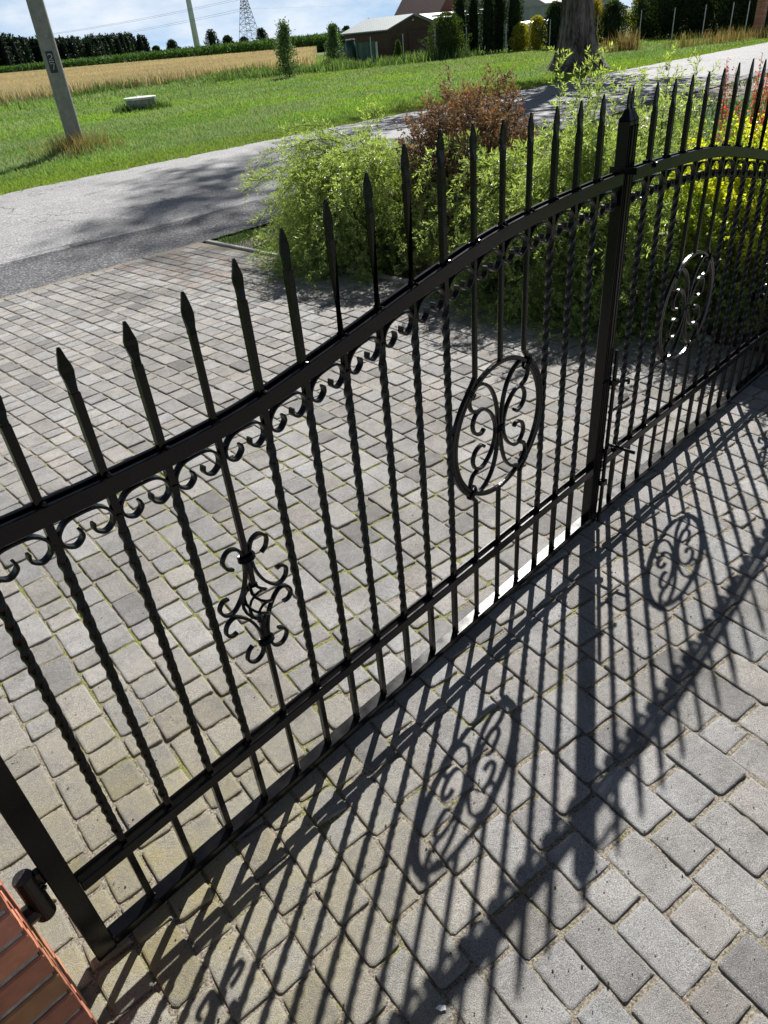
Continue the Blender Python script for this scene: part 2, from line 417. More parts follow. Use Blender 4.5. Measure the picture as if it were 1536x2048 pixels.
    # hinge barrel on the stile
    for z in (.30, 1.0):
        mb = MB()
        zz = np.array([z - .005, z, z + .058, z + .062])
        mb.tube(np.c_[np.full(4, fx(-.072)), np.full(4, .0), zz + G0], [.019, .021, .021, .019], 20)
        box(mb, -.056, -.0415, -.010, .010, z + .008 + G0, z + .052 + G0)
        for i in range(4): blob(mb, fx(-.052), -.012 + .003*i, z + .012*i + .008 + G0, .007, i)
        mb.build('hinge', DPAINT, root, False)

root = empty('gate_leaf', (0, 0, 0))
tag(root, 'black wrought iron gate leaf nearest the camera, hinged on the brick pillar at lower left', 'gate leaf', 'two leaves of the black driveway gate')
build_leaf(root, lambda x: x*1.0, False)
rot = R(-.64); SC = 1.013
root2 = empty('gate_leaf', (2.2 + 2.2*SC*math.cos(rot), 2.2*SC*math.sin(rot), 0), rot)
tag(root2, 'farther black wrought iron gate leaf in front of the golden shrub, with drop bolt handles', 'gate leaf', 'two leaves of the black driveway gate')
build_leaf(root2, lambda x: -x*SC, True)
# closing hardware on the far leaf (coordinates along the leaf, measured from its hinge)
def hw(x): return (x - 2.2) - 2.2*SC
mb = MB()
mb.tube([(hw(2.222), -.036, .02), (hw(2.222), -.036, .72+G0)], .0075, 10)
for z in (.15, .30, .585):
    mb.box(hw(2.207), hw(2.237), -.0475, -.024, z+G0, z+.022+G0)
rod = mb.build('drop_bolt', PAINT, root2)
mb = MB()
mb.tube([(hw(2.222), -.040, .335+G0), (hw(2.2225), -.085, .336+G0), (hw(2.226), -.150, .333+G0)], .0068, 10); mb.build('bolt_handle', PAINT, rod)
mb = MB()
mb.tube([(hw(2.222), -.030, .470+G0), (hw(2.29), -.031, .472+G0), (hw(2.365), -.030, .474+G0)], .0068, 10); mb.build('bolt_handle', PAINT, rod)
mb = MB()
mb.tube([(hw(2.225), -.024, .585+G0), (hw(2.265), -.045, .586+G0), (hw(2.285), -.062, .586+G0)], .0055, 8)
mb.tube([(hw(2.285), -.062, .592+G0), (hw(2.285), -.062, .572+G0)], .0055, 8); mb.build('latch_tongue', PAINT, rod)
mb = MB()
mb.box(hw(2.168), hw(2.236), -.0285, -.0245, .600+G0, .606+G0); mb.box(hw(2.231), hw(2.236), -.0245, .02, .600+G0, .606+G0)
for i in range(5): blob(mb, hw(2.175 + .004*i), -.027, .607+G0, .005, i)
mb.build('strap', PAINT, root2)
mb = MB()
mb.box(hw(2.168), hw(2.290), -.060, -.055, 1.302+G0, 1.322+G0)
mb.box(hw(2.168), hw(2.173), -.0545, .030, 1.302+G0, 1.322+G0)
mb.box(hw(2.281), hw(2.290), -.0545, -.020, 1.300+G0, 1.324+G0)
mb.tube([(hw(2.286), -.068, 1.312+G0), (hw(2.286), -.055, 1.312+G0)], .009, 8)
mb.build('closing_latch', PAINT, root2)

# ------------------------------------------------------------------ brick pillars
def pillar(x0, x1, y0, y1, z1, name, label, nb=1, pitch=.077, base=-.02, cats='brick pillar', cap=True, grp=None, lod=False):
    r0 = empty(name, ((x0+x1)/2, (y0+y1)/2, 0)); tag(r0, label, cats, grp)
    ox, oy = (x0+x1)/2, (y0+y1)/2
    mb = MB(); mb.box(x0+.006-ox, x1-.006-ox, y0+.006-oy, y1-.006-oy, base, z1); mb.build('mortar', MORTAR, r0)
    mb = MB(); n = int(z1 / pitch)
    g = np.random.default_rng(int(abs(x0)*100))
    for i in range(n):
        z = i*pitch
        w, d = x1-x0, y1-y0
        a = .12
        if i % 2: rects = [(x0, x0+a, y0, y1), (x1-a, x1, y0, y1), (x0+a+.01, x1-a-.01, y0, y0+a), (x0+a+.01, x1-a-.01, y1-a, y1)]
        else: rects = [(x0, x1, y0, y0+a), (x0, x1, y1-a, y1), (x0, x0+a, y0+a+.01, y1-a-.01), (x1-a, x1, y0+a+.01, y1-a-.01)]
        for (a0, a1, b0, b1) in rects:
            if a1 - a0 < .01 or b1 - b0 < .01: continue
            c = np.array((.44, .155, .085)) * g.uniform(.68, 1.25) * np.array([1, g.uniform(.85, 1.25), g.uniform(.9, 1.2)])
            j = g.uniform(-.0012, .0012, 4); e = .004
            V = []
            for zz, q in ((z+.0065, e), (z+.0065+e, 0), (z+pitch-.0075-e, 0), (z+pitch-.0075, e)):
                V += [(a0+j[0]+q-ox, b0+j[1]+q-oy, zz), (a1+j[2]-q-ox, b0+j[1]+q-oy, zz), (a1+j[2]-q-ox, b1+j[3]-q-oy, zz), (a0+j[0]+q-ox, b1+j[3]-q-oy, zz)]
            mb.add(V, [tuple(q) for q in grid_faces(4, 4, True)] + [(3,2,1,0), (12,13,14,15)], c)
    mb.build('brickwork', BRICK, r0)
    if cap:
        mb = MB(); e = .03; V = []
        for zz, q in ((z1+.001, e), (z1+.05, e), (z1+.12, -(x1-x0)/2+.02)):
            V += [(x0-q-ox, y0-q-oy, zz), (x1+q-ox, y0-q-oy, zz), (x1+q-ox, y1+q-oy, zz), (x0-q-ox, y1+q-oy, zz)]
        mb.add(V, [tuple(q) for q in grid_faces(3, 4, True)] + [(3,2,1,0), (8,9,10,11)], (.36, .12, .07)); mb.build('cap', BRICK, r0)
    return r0
pl = pillar(-.355, -.105, -.21, .045, 1.62, 'brick_pillar', 'red brick gate pillar at lower left carrying the hinge of the nearer leaf', grp='brick pillars of the gate')
for z in (.245, .945):
    mb = MB(); mb.tube([(-.072+.23, .0825, z-.028+G0), (-.072+.23, .0825, z-.024+G0), (-.072+.23, .0825, z+.048+G0), (-.072+.23, .0825, z+.0535+G0)], [.018, .0215, .0215, .020], 20)
    mb.tube([(.128, .0825, z+.006+G0), (.150, .0825, z+.006+G0)], .020, 4)
    mb.tube([(.112, .0825, z+.006+G0), (.150, .0825, z+.006+G0)], .022, 8)
    mb.build('hinge_bracket', DPAINT, pl)
pr = pillar(4.535, 4.785, -.215, .04, 1.62, 'brick_pillar', 'red brick gate pillar at the right edge beside the yellow shrub', grp='brick pillars of the gate')

# ------------------------------------------------------------------ paving
def bend(u, y):
    s = .20 * (1 - ss(.6, 3.6, y)) * ss(-.6, 1.3, u)
    return s
_by = np.linspace(-6, 8, 281)
_bi = np.cumsum((1 - ss(.6, 3.6, _by))[::-1])[::-1] * (_by[1]-_by[0])
def warp(u, y):
    d = np.interp(y, _by, _bi)
    return u - .19*d*(.35 + .65*ss(-.4, 1.6, u)) + .012*np.sin(y*1.3 + u*.7)
def pavers():
    mb = MB(); g = np.random.default_rng(3)
    L3 = np.array([.186, .124, .094]); pit = .1265
    cen = []
    u = -2.6
    rows = []
    while u < 9.5:
        y = -5.0 + g.uniform(0, .1)
        while y < 6.16:
            L = g.choice(L3, p=[.38, .36, .26])
            cen.append((u, y + L/2, L)); y += L + .0015
        u += pit
    for (u0, yc, L) in cen:
        x = warp(u0, yc)
        if yc > .05 and (x < -.25 or x > 4.29): continue
        if yc <= .05 and (x > 6.5): continue
        if yc + L/2 > 6.14: continue
        dxdy = (warp(u0, yc+.05) - warp(u0, yc-.05)) / .1
        wloc = (warp(u0+.06, yc) - warp(u0-.06, yc)) / .12
        a = math.atan(-dxdy)
        w = pit*wloc - g.uniform(.006, .011); l = L - g.uniform(.005, .009)
        a += g.normal(0, .012)
        z0 = g.normal(0, .0016) - .001
        tx, ty = g.normal(0, .012, 2)
        near = yc < 3.5
        r = (.010 if near else .007) * g.uniform(.6, 1.4); nseg = 4 if near else 2
        outl = []
        for sx, sy, a0 in ((1, -1, -PI/2), (1, 1, 0), (-1, 1, PI/2), (-1, -1, PI)):
            for t in np.linspace(0, PI/2, nseg):
                outl.append((sx*(w/2 - r) + r*math.cos(a0+t), sy*(l/2 - r) + r*math.sin(a0+t)))
        outl = np.array(outl); n = len(outl)
        outl += g.normal(0, .0009, outl.shape)
        nr = outl / np.linalg.norm(outl, axis=1)[:, None]
        levels = [(0, -.025), (0, -.0065), (.0016, -.0028), (.005, -.0006), (.010, 0)] if near else [(0, -.02), (0, -.005), (.006, 0)]
        V = []
        for q, z in levels:
            p = outl * (1 - q / np.maximum(np.abs(outl).max(0), 1e-3))[None, :]
            V.append(np.c_[p, np.full(n, z)])
        V = np.concatenate(V)
        V[:, 2] += V[:, 0]*tx + V[:, 1]*ty + z0
        ca, sa = math.cos(a), math.sin(a)
        X = x + V[:, 0]*ca - V[:, 1]*sa; Y = yc + V[:, 0]*sa + V[:, 1]*ca
        m = len(levels)
        b = g.choice([.9, 1.0, 1.08]) * g.uniform(.9, 1.08)
        hue = g.uniform(-1, 1)
        c = np.array((.322 + .008*hue, .315, .309 - .010*hue)) * b
        if g.random() < .06: c = np.array((.225, .222, .22)) * g.uniform(.9, 1.12)
        if yc > 4.6 and x > 3.3 and g.random() < .5: c = np.array((.27, .235, .22)) * g.uniform(.85, 1.15)
        mb.add(np.c_[X, Y, V[:, 2]], [tuple(q) for q in grid_faces(m, n, True)] + [tuple(range((m-1)*n, m*n))], c)
    return mb.build('driveway', paver_mat(), None)
tag(pavers(), kind='structure')
def sheet(name, pts, z, m, seg=None):
    mb = MB(); mb.add([(x, y, z) for x, y in pts], [tuple(range(len(pts)))]); o = mb.build(name, m); tag(o, kind='structure'); return o
JM = joint_mat()
def joint_sheet():
    mb = MB()
    for x0, x1, y0, y1 in ((-2.9, 6.8, -5.1, .051), (-.3, 4.385, .051, 6.15)):
        nx, ny = int((x1-x0)/.03), int((y1-y0)/.03)
        X, Y = np.meshgrid(np.linspace(x0, x1, nx), np.linspace(y0, y1, ny))
        Z = -.0085 + .0016*np.sin(X*37+Y*11)*np.sin(Y*41-X*17) + rng.normal(0, .0016, X.shape)
        Z[0] = Z[-1] = -.0085
        mb.add(np.stack([X, Y, Z], -1), grid_faces(ny, nx))
    return mb.build('driveway_joints', JM, smooth=True)
tag(joint_sheet(), kind='structure')

# ------------------------------------------------------------------ terrain, road
def T(x, y):
    d = np.hypot(x, y); az = np.degrees(np.arctan2(y, x))
    return -1.0*ss(60, 80, d)*ss(47, 43, az)
def ground_mat():
    m, nt, b = mat('soil_and_grass')
    n1 = noise(nt, .35, 5, .6); n2 = noise(nt, 14, 4, .7)
    c = ramp(nt, n2, [(.3, (.035, .05, .012)), (.55, (.07, .12, .025)), (.75, (.12, .17, .05))])
    c = mixc(nt, ramp(nt, n1, [(.45, g3(0)), (.7, g3(.5))]), c, (.10, .12, .04))
    nt.links.new(c, b.inputs['Base Color']); b.inputs['Roughness'].default_value = .95; bump(nt, b, n2, .8, .03); return m
gx = np.r_[-1500, -600, -200, -80, -40, np.arange(-20, 100, 2.5), np.arange(100, 300, 20), 400, 700, 1500, 3000]
gy = np.r_[-800, -200, -60, -20, np.arange(-10, 100, 2.5), np.arange(100, 300, 20), 400, 700, 1500, 3000]
X, Y = np.meshgrid(gx, gy)
mb = MB(); mb.add(np.stack([X, Y, T(X, Y) - .035], -1), grid_faces(len(gy), len(gx)))
tag(mb.build('ground', ground_mat(), smooth=True), kind='structure')
OLD = asphalt_mat('old_asphalt', (.08, .08, .082), (.27, .27, .272), (.55, .55, .545), 44)
NEW = asphalt_mat('patch_asphalt', (.010, .011, .013), (.062, .064, .071), (.42, .42, .42), 48)
def strip(name, f0, f1, x0, x1, z, m, n=160, jag=0.):
    xs = np.linspace(0, 1, n)**1.0*(x1-x0)+x0
    a = f0(xs) + rng.normal(0, jag, n); b = f1(xs) + rng.normal(0, jag, n)
    mb = MB(); ny = 9
    V = np.stack([np.stack([xs, a + (b-a)*t, np.full(n, z) + .05*(t*(1-t)*4) * (name == 'road')], -1) for t in np.linspace(0, 1, ny)])
    mb.add(V, grid_faces(ny, n)); return tag(mb.build(name, m, smooth=True), kind='structure')
def fnear(x): return 6.17 - .02*(x-2.2)*(x < 4.5) - .046*(x >= 4.5) + .85*ss(5, 16, x) 
strip('road', lambda x: fnear(x) + 1.32 - .9*ss(9, 16, x), lambda x: 12.75 + .25*np.sin(x*.09) - .5*ss(5.5, 2, x), -60, 160, -.018, OLD, 500, .012)
strip('road_patch', fnear, lambda x: fnear(x) + 1.36 - .9*ss(9, 16, x) + .04*np.sin(x*.8), -60, 40, -.012, NEW, 900, .012)
# flower bed soil and the near verge
SOIL = simple('bed_soil', (.085, .062, .042), .95, .45, 25, 0, (70, 1., .02))
sheet('flower_bed', [(4.43, -.4), (7.2, -.4), (7.0, 3.2), (6.0, 5.0), (5.2, 5.3), (4.43, 4.6)], -.016, SOIL)
sheet('gravel_verge', [(4.42, 5.75), (9.0, 5.95), (16, 6.9), (40, 7.0), (40, 5.9), (18, 5.7), (9, 5.2), (5.2, 5.5), (4.42, 5.35)], -.024, simple('verge_gravel', (.26, .23, .19), .95, .3, 40, 0, (60, .8, .02)))

# kerb stones
k0 = None
for i, (y0, y1, dx) in enumerate([(5.06, 6.03, .012), (4.05, 5.045, .0), (3.42, 4.02, -.03), (2.4, 3.39, -.02), (1.4, 2.38, -.01), (.4, 1.38, 0)]):
    mb = MB(); e = .006; w = .05; L = (y1-y0)
    V = []
    for z, q in ((-.08, 0), (.012-e, 0), (.012, e)):
        V += [(-w/2+q, -L/2+q, z), (w/2-q, -L/2+q, z), (w/2-q, L/2-q, z), (-w/2+q, L/2-q, z)]
    mb.add(V, [tuple(q) for q in grid_faces(3, 4, True)] + [(8, 9, 10, 11)])
    o = mb.build('kerb_stone', CONC); o.location = (4.41 + dx, (y0+y1)/2, .004); o.rotation_euler = (0, 0, R([-.6, .6, 1.5, -.5, .5, 0][i]))
    tag(o, ['thin concrete edging stone between the driveway and grass where the driveway meets the road', 'concrete edging stone in the middle of the visible edging, second from the road',
            'short shifted concrete edging stone by the foot of the leftmost willow shrub', 'concrete edging stone hidden beneath the leftmost willow shrub', 'concrete edging stone beneath the middle willow shrub', 'concrete edging stone at the foot of the yellow shrub'][i], 'kerb stone', 'edging stones along the driveway')

# ------------------------------------------------------------------ leaves
def leaves(mb, pos, dirv, size, width, c, fold=.25, g=rng, curl=0.):
    """narrow leaf quads (two folded halves) at pos pointing along dirv"""
    n = len(pos); d = dirv / (np.linalg.norm(dirv, axis=1)[:, None] + 1e-9)
    a = g.normal(size=(n, 3)); s = np.cross(d, a); s /= np.linalg.norm(s, axis=1)[:, None] + 1e-9
    nn = np.cross(s, d); size = np.broadcast_to(size, (n,))[:, None]; width = np.broadcast_to(width, (n,))[:, None]
    mid = pos + d*size*.45
    V = np.stack([pos, mid + s*width*.5 + nn*width*fold, pos + d*size - nn*size*curl, mid - s*width*.5 + nn*width*fold], 1)
    F = np.arange(n*4).reshape(n, 4)
    tri = np.concatenate([F[:, [0, 1, 2]], F[:, [0, 2, 3]]])
    mb.add(V.reshape(-1, 3), tri, np.repeat(np.clip(c, 0, 1), 4, 0))
def willow(name, x, y, h, r, label, n_st=110, seed=1, lean=(0, 0), up=0, droop=1., grp=None, spr=(), skirt=90):
    g = np.random.default_rng(seed); root = empty(name, (x, y, 0)); tag(root, label, 'shrub', grp)
    fo = MB(); st = MB()
    def stem(th, ph, L, dr, kind=0, base=None):
        n = 14; t = np.linspace(0, 1, n)
        d0 = np.array([math.sin(th)*math.cos(ph), math.sin(th)*math.sin(ph), math.cos(th)])
        b = np.array([g.normal(0, .06), g.normal(0, .06), .0]) if base is None else np.array(base)
        p = b + d0*L*t[:, None] + np.array([lean[0], lean[1], 0])*t[:, None]*.6
        p[:, 2] -= dr*L*t**2.2
        p += np.cumsum(g.normal(0, .006, (n, 3)), 0)
        p[:, 2] = np.maximum(p[:, 2], .015)
        st.tube(p, np.linspace(.0045, .0012, n), 3, cap=False)
        # side twigs
        for tt in np.linspace(.22, .98, int(13*L/.9) + 3):
            q = np.array([np.interp(tt, t, p[:, i]) for i in range(3)])
            tg = np.array([np.interp(min(1, tt+.05), t, p[:, i]) - np.interp(tt-.05, t, p[:, i]) for i in range(3)]); tg /= np.linalg.norm(tg)
            for _ in range(2):
                a = g.normal(size=3); a -= a.dot(tg)*tg; a /= np.linalg.norm(a)
                dd = tg*.75 + a*.75 + np.array([0, 0, .25]); dd /= np.linalg.norm(dd)
                ll = g.uniform(.07, .17)*(1.15 - .4*tt)
                m = int(ll/.0080)
                s = np.linspace(.1, 1, m)[:, None]
                pos = q + dd*ll*s + np.array([0, 0, -.25*ll])*s**2
                a2 = g.normal(size=(m, 3)); a2 -= (a2@dd)[:, None]*dd; a2 /= np.linalg.norm(a2, axis=1)[:, None]
                dirs = dd*.75 + a2*.8
                young = np.clip(.18 + .5*s[:, 0]*tt + .25*(pos[:, 2]/h - .35) + g.normal(0, .14, m), 0, 1)[:, None]
                c = (1-young)*np.array((.19, .265, .135)) + young*np.array((.50, .57, .17))
                c = c*g.uniform(.8, 1.2, (m, 1))
                pos[:, 2] = np.maximum(pos[:, 2], .01)
                leaves(fo, pos, dirs, g.uniform(.026, .042, m), g.uniform(.0065, .0098, m), c, .2, g)
    for i in range(n_st):
        th = g.uniform(0, 1)**.65*1.38; ph = g.uniform(0, 2*PI)
        L = h*g.uniform(.72, 1.02)*(1 - .1*math.sin(th)) if th < .75 else min(h*1.02, r*g.uniform(.8, 1.25)/max(.5, math.sin(th)))
        stem(th, ph, L, droop*(.05 + .55*math.sin(th))*g.uniform(.6, 1.3))
    for i in range(skirt):
        stem(g.uniform(.75, 1.35), PI + g.uniform(-1.5, 1.5), r*g.uniform(.85, 1.25), g.uniform(.45, .95), 0, (g.normal(0, .12), g.normal(0, .25), g.uniform(.15, .75)*h))
    for i in range(up):
        stem(g.uniform(0, .25), g.uniform(0, 2*PI), h*g.uniform(1.1, 1.3), .02)
    for (th, ph, L, dr) in spr: stem(th, ph, L, dr)
    fo.build('foliage', LEAF, root); st.build('stems', WOOD, root)
    return root
W = 'willow shrubs along the driveway edge'
willow('willow_shrub', 5.02, 3.94, 1.14, .96, 'leafy green willow shrub leftmost of the bed, spreading over the driveway corner', 310, 11, (-.05, .05), 0, 1., W, [(.22, .6, 1.35, .05), (.25, .2, 1.3, .05), (1.2, 2.5, .95, .5), (1.25, 2.9, 1.0, .6), (1.0, 2.2, 1.1, .35), (.9, 1.9, 1.2, .25), (1.0, 2.6, 1.2, .3)], 110)
willow('willow_shrub', 5.02, 1.86, 1.22, .94, 'bright green willow shrub right of the purple bush, seen behind the first gate leaf', 320, 12, (-.03, -.05), 4, 1., W, [(.12, 4.0, 1.52, .02), (.08, 3.0, 1.55, .02), (.16, 5.2, 1.5, .03), (.2, 4.6, 1.5, .03), (1.1, 3.3, 1., .7), (1.2, 3.7, 1., .8), (1.1, 2.9, 1., .8)], 130)
willow('willow_shrub', 5.45, 1.42, 1.22, .80, 'yellow green willow shrub behind the meeting posts of the gate', 240, 13, (-.02, 0), 5, 1., W, [(.15, 5.6, 1.42, .02), (.22, 5.2, 1.38, .02)], 30)
willow('willow_shrub', 4.78, 1.16, .90, .66, 'low drooping willow shrub hanging over the driveway right of the meeting posts', 130, 14, (-.05, 0), 0, 1.2, W, (), 70)

def bush(name, x, y, h, r, label, cat, n, cfun, size, wid, matl, seed=1, twig=True, grp=None, sq=1., upn=.5):
    g = np.random.default_rng(seed); root = empty(name, (x, y, 0)); tag(root, label, cat, grp)
    fo = MB(); st = MB()
    nt_ = max(6, n // 26)
    ph = g.uniform(0, 2*PI, nt_); cz = g.uniform(-.9, 1, nt_); rad = g.uniform(.25, 1, nt_)**.45
    sr = np.sqrt(1 - cz**2)
    lump = 1 + .13*np.sin(ph*3 + seed) + .10*np.sin(ph*5 + cz*4) + .08*np.sin(cz*9 + ph*2)
    e = np.c_[r*rad*lump*sr*np.cos(ph), r*rad*lump*sr*np.sin(ph)*sq, h*.52 + h*.5*rad*cz*lump]
    for q in range(nt_):
        tip = e[q]; out = np.array([tip[0]/r, tip[1]/r, (tip[2]-h*.3)/h + upn]); out /= np.linalg.norm(out) + 1e-6
        L = g.uniform(.6, 1.3)*r*.28; m = 26
        s = np.linspace(0, 1, m)[:, None]
        pos = tip - out*L*.5 + out*L*s + g.normal(0, size*.25, (m, 3))
        a2 = g.normal(size=(m, 3)); dirs = out*.6 + a2*.7
        pos[:, 2] = np.maximum(pos[:, 2], .01)
        leaves(fo, pos, dirs, g.uniform(.7, 1.25, m)*size, g.uniform(.8, 1.2, m)*wid, cfun(pos, s[:, 0], rad[q], g), .25, g)
        if twig and q % 5 == 0: st.tube([(g.normal(0, .04), g.normal(0, .04), 0), tip*np.array([.5, .5, .55]), tip], [.007, .004, .0015], 3, cap=False)
    fo.build('foliage', matl, root)
    if twig: st.build('stems', WOOD, root)
    return root
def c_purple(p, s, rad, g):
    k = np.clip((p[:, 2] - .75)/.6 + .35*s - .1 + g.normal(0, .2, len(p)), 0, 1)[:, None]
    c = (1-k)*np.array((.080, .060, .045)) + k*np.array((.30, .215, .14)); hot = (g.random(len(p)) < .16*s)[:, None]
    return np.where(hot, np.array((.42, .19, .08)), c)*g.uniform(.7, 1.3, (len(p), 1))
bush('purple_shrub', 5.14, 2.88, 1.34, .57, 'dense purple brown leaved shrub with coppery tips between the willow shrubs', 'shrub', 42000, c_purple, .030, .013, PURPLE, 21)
def c_yellow(p, s, rad, g):
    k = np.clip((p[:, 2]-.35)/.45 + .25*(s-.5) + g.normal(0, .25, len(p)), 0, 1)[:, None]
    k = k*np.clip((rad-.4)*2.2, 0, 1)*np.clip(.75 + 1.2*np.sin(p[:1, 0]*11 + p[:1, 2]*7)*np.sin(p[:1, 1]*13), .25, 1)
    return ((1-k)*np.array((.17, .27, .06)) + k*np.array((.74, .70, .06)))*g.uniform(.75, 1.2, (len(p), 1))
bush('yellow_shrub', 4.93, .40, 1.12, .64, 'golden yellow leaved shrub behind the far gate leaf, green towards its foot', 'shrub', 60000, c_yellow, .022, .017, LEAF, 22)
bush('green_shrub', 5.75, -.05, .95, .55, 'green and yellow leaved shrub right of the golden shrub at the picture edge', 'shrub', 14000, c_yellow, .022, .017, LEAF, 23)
def flower_plant():
    g = np.random.default_rng(5); root = empty('flowering_plant', (5.75, .72, 0)); tag(root, 'plant with red flower spikes rising behind the golden yellow shrub', 'flower')
    fl = MB(); fo = MB(); st = MB()
    for i in range(60):
        a, r = g.uniform(0, 2*PI), g.uniform(0, .5); b = np.array([r*math.cos(a)*.9, r*math.sin(a)*.7, 0]); H = g.uniform(1.0, 1.5)
        tip = b*1.35 + np.array([g.normal(0, .05), g.normal(0, .05), H])
        st.tube([b, (b+tip)/2 + g.normal(0, .02, 3), tip], [.004, .003, .0015], 3, cap=False)
        m = 90; s = g.uniform(.66, 1, m)[:, None]; pos = b + (tip-b)*s + g.normal(0, .012, (m, 3))*(1.25-s)*2
        leaves(fl, pos, g.normal(size=(m, 3)) + [0, 0, .6], g.uniform(.012, .022, m), .010, np.array((.60, .09, .07))*g.uniform(.6, 1.2, (m, 1)), .3, g)
        m = 45; s = g.uniform(.1, .65, m)[:, None]; pos = b + (tip-b)*s
        leaves(fo, pos, g.normal(size=(m, 3)), g.uniform(.03, .05, m), .016, np.array((.09, .15, .03))*g.uniform(.7, 1.2, (m, 1)), .3, g)
    fl.build('flowers', LEAF, root); fo.build('foliage', LEAF, root); st.build('stems', WOOD, root)
flower_plant()

# ------------------------------------------------------------------ grass, wheat, corn
def blades(name, x, y, z, h, w, c, matl, lean=.35, g=rng, kind='stuff', top=.25):
    n = len(x); a = g.uniform(0, 2*PI, n)
    dx, dy = np.cos(a)*w/2, np.sin(a)*w/2
    lx, ly = g.normal(0, lean, n)*h, g.normal(0, lean, n)*h
    b0 = np.stack([x-dx, y-dy, z], -1); b1 = np.stack([x+dx, y+dy, z], -1)
    m1 = np.stack([x+dx*.8+lx*.35, y+dy*.8+ly*.35, z+h*.6], -1); m0 = np.stack([x-dx*.8+lx*.35, y-dy*.8+ly*.35, z+h*.6], -1)
    tp = np.stack([x+lx, y+ly, z+h], -1)
    V = np.stack([b0, b1, m1, tp, m0], 1).reshape(-1, 3)
    I = np.arange(n)*5
    F1 = np.stack([I, I+1, I+2, I+4], -1); F2 = np.stack([I+4, I+2, I+3], -1)
    mb = MB(); mb.v.append(V); mb.f += [F1, F2]; mb.n = len(V); mb.c.append(np.repeat(np.clip(c, 0, 1), 5, 0))
    o = mb.build(name, matl); 
    if kind: o['kind'] = kind
    return o
def fbm(x, y, s, seed=0):
    g = np.random.default_rng(seed); v = np.zeros_like(x)
    for i in range(7):
        a, b = g.uniform(0, 2*PI, 2); k = s*1.55**i
        v += np.sin((x*math.cos(a) + y*math.sin(a))*k + b + 1.7*np.sin((x*math.sin(a) - y*math.cos(a))*k*.7 + b*2)) / 1.35**i
    return v / 3.2
def polar(n, r0, r1, a0, a1, cond, g=rng, pw=1.0):
    X = []; Y = []; tot = 0
    while tot < n:
        m = n*2; u = g.uniform(0, 1, m); r = (r0**(1-pw) + u*(r1**(1-pw) - r0**(1-pw)))**(1/(1-pw)) if pw != 1 else r0*(r1/r0)**u
        a = np.radians(g.uniform(a0, a1, m)); x, y = r*np.cos(a), r*np.sin(a); k = cond(x, y)
        X.append(x[k]); Y.append(y[k]); tot += k.sum()
    return np.concatenate(X)[:n], np.concatenate(Y)[:n]
def roadfar(x): return 12.75 + .25*np.sin(x*.09)
WH0 = 43.
x, y = polar(450000, 12.8, 100, 6, 84, lambda x, y: (y > roadfar(x)-.04+.10*np.sin(x*5)+.08*np.sin(x*13)) & ((y < WH0 + 1.2*np.sin(x*.7)) | ((x > .9*y) & (y < 78))), pw=.9)
d = np.hypot(x, y); f1 = fbm(x, y, .22, 1); f2 = fbm(x, y*2.2, .5, 2); verge = 1 - ss(.3, 2.2, y - roadfar(x))
hgt = (.10 + .04*f1 + .04*f2)*(1 - .5*verge); tall = ss(35, 41, y)*(x < 40); hgt += tall*.28*(.5+.5*f2)
pole = np.exp(-((x-8.15)**2 + (y-16.6)**2)/.7); hgt += pole*.25
hgt = np.maximum(hgt, .05)*rng.uniform(.6, 1.4, len(x))
ya = np.clip(.45 + .9*f1 + .3*rng.normal(size=len(x)), 0, 1)[:, None]
c = (1-ya)*np.array((.20, .33, .12)) + ya*np.array((.32, .50, .09))
blu = np.clip(f2*1.8 + .35, 0, 1)[:, None]*(1-verge)[:, None]; c = c*(1-blu*.7) + blu*.7*np.array((.30, .38, .25))
c = c*(1-verge*.5)[:, None] + (verge*.5)[:, None]*np.array((.27, .34, .05))
dry = (rng.random(len(x)) < .05 + 0.12*pole + .10*ss(26, 30, x)*ss(3, 8, y - roadfar(x)))[:, None]; c = np.where(dry, np.array((.36, .29, .14)), c)
blades('meadow_grass', x, y, T(x, y)-.03, hgt, np.maximum(.010, d*.00085)*rng.uniform(.7, 1.5, len(x)), c*rng.uniform(.75, 1.2, (len(x), 1)), GRASS)
# lawn between the bed and the road, near side
def nearlawn(x, y): return (y < fnear(x)-.06) & (x > 4.47) & (y > -6) & ~((x < 6.9) & (y < 4.1 + .9*np.sin(x*2))) & ~((y > 5.3 + .1*x*(x<16)) & (x > 5.) & (fbm(x, y, 1.5, 9) > -.1))
x, y = polar(60000, 5.5, 45, -12, 56, nearlawn, pw=.9)
d = np.hypot(x, y); c = np.array((.055, .12, .025))*rng.uniform(.7, 1.5, (len(x), 1)) + np.array((.05, .04, .0))*(rng.random((len(x), 1)) < .3)
blades('lawn_grass', x, y, np.full(len(x), -.03), rng.uniform(.04, .10, len(x)), np.maximum(.006, d*.0009), c, GRASS)
# wheat
x, y = polar(190000, 43, 230, 20, 88, lambda x, y: (y > WH0 + .8*np.sin(x*.7)) & (x < 80 + .03*y) & (x > 3) & (x < .905*y), pw=1.25)
d = np.hypot(x, y); edge = 1 - ss(0, 3, y - WH0)
c = (np.array((.60, .52, .39)) + np.array((.10, .08, .05))*fbm(x, y, .15, 4)[:, None])*rng.uniform(.8, 1.2, (len(x), 1))
g2 = (rng.random(len(x)) < .12)[:, None]; c = np.where(g2, c*np.array((.75, .95, .6)), c)
lo = rng.uniform(.0, .45, len(x))
wf = blades('wheat_field', x, y, lo - .0, (.86 - lo)*rng.uniform(.88, 1.06, len(x)), np.maximum(.02, d*.0011), c, STRAW, .12)
mb = MB(); nx, ny = 60, 60
XX, YY = np.meshgrid(np.linspace(0, 1, nx), WH0 + 3.0 + np.linspace(0, 1, ny)**2*400); XX = -60 + XX*(np.minimum(82, .9*YY) + 60)
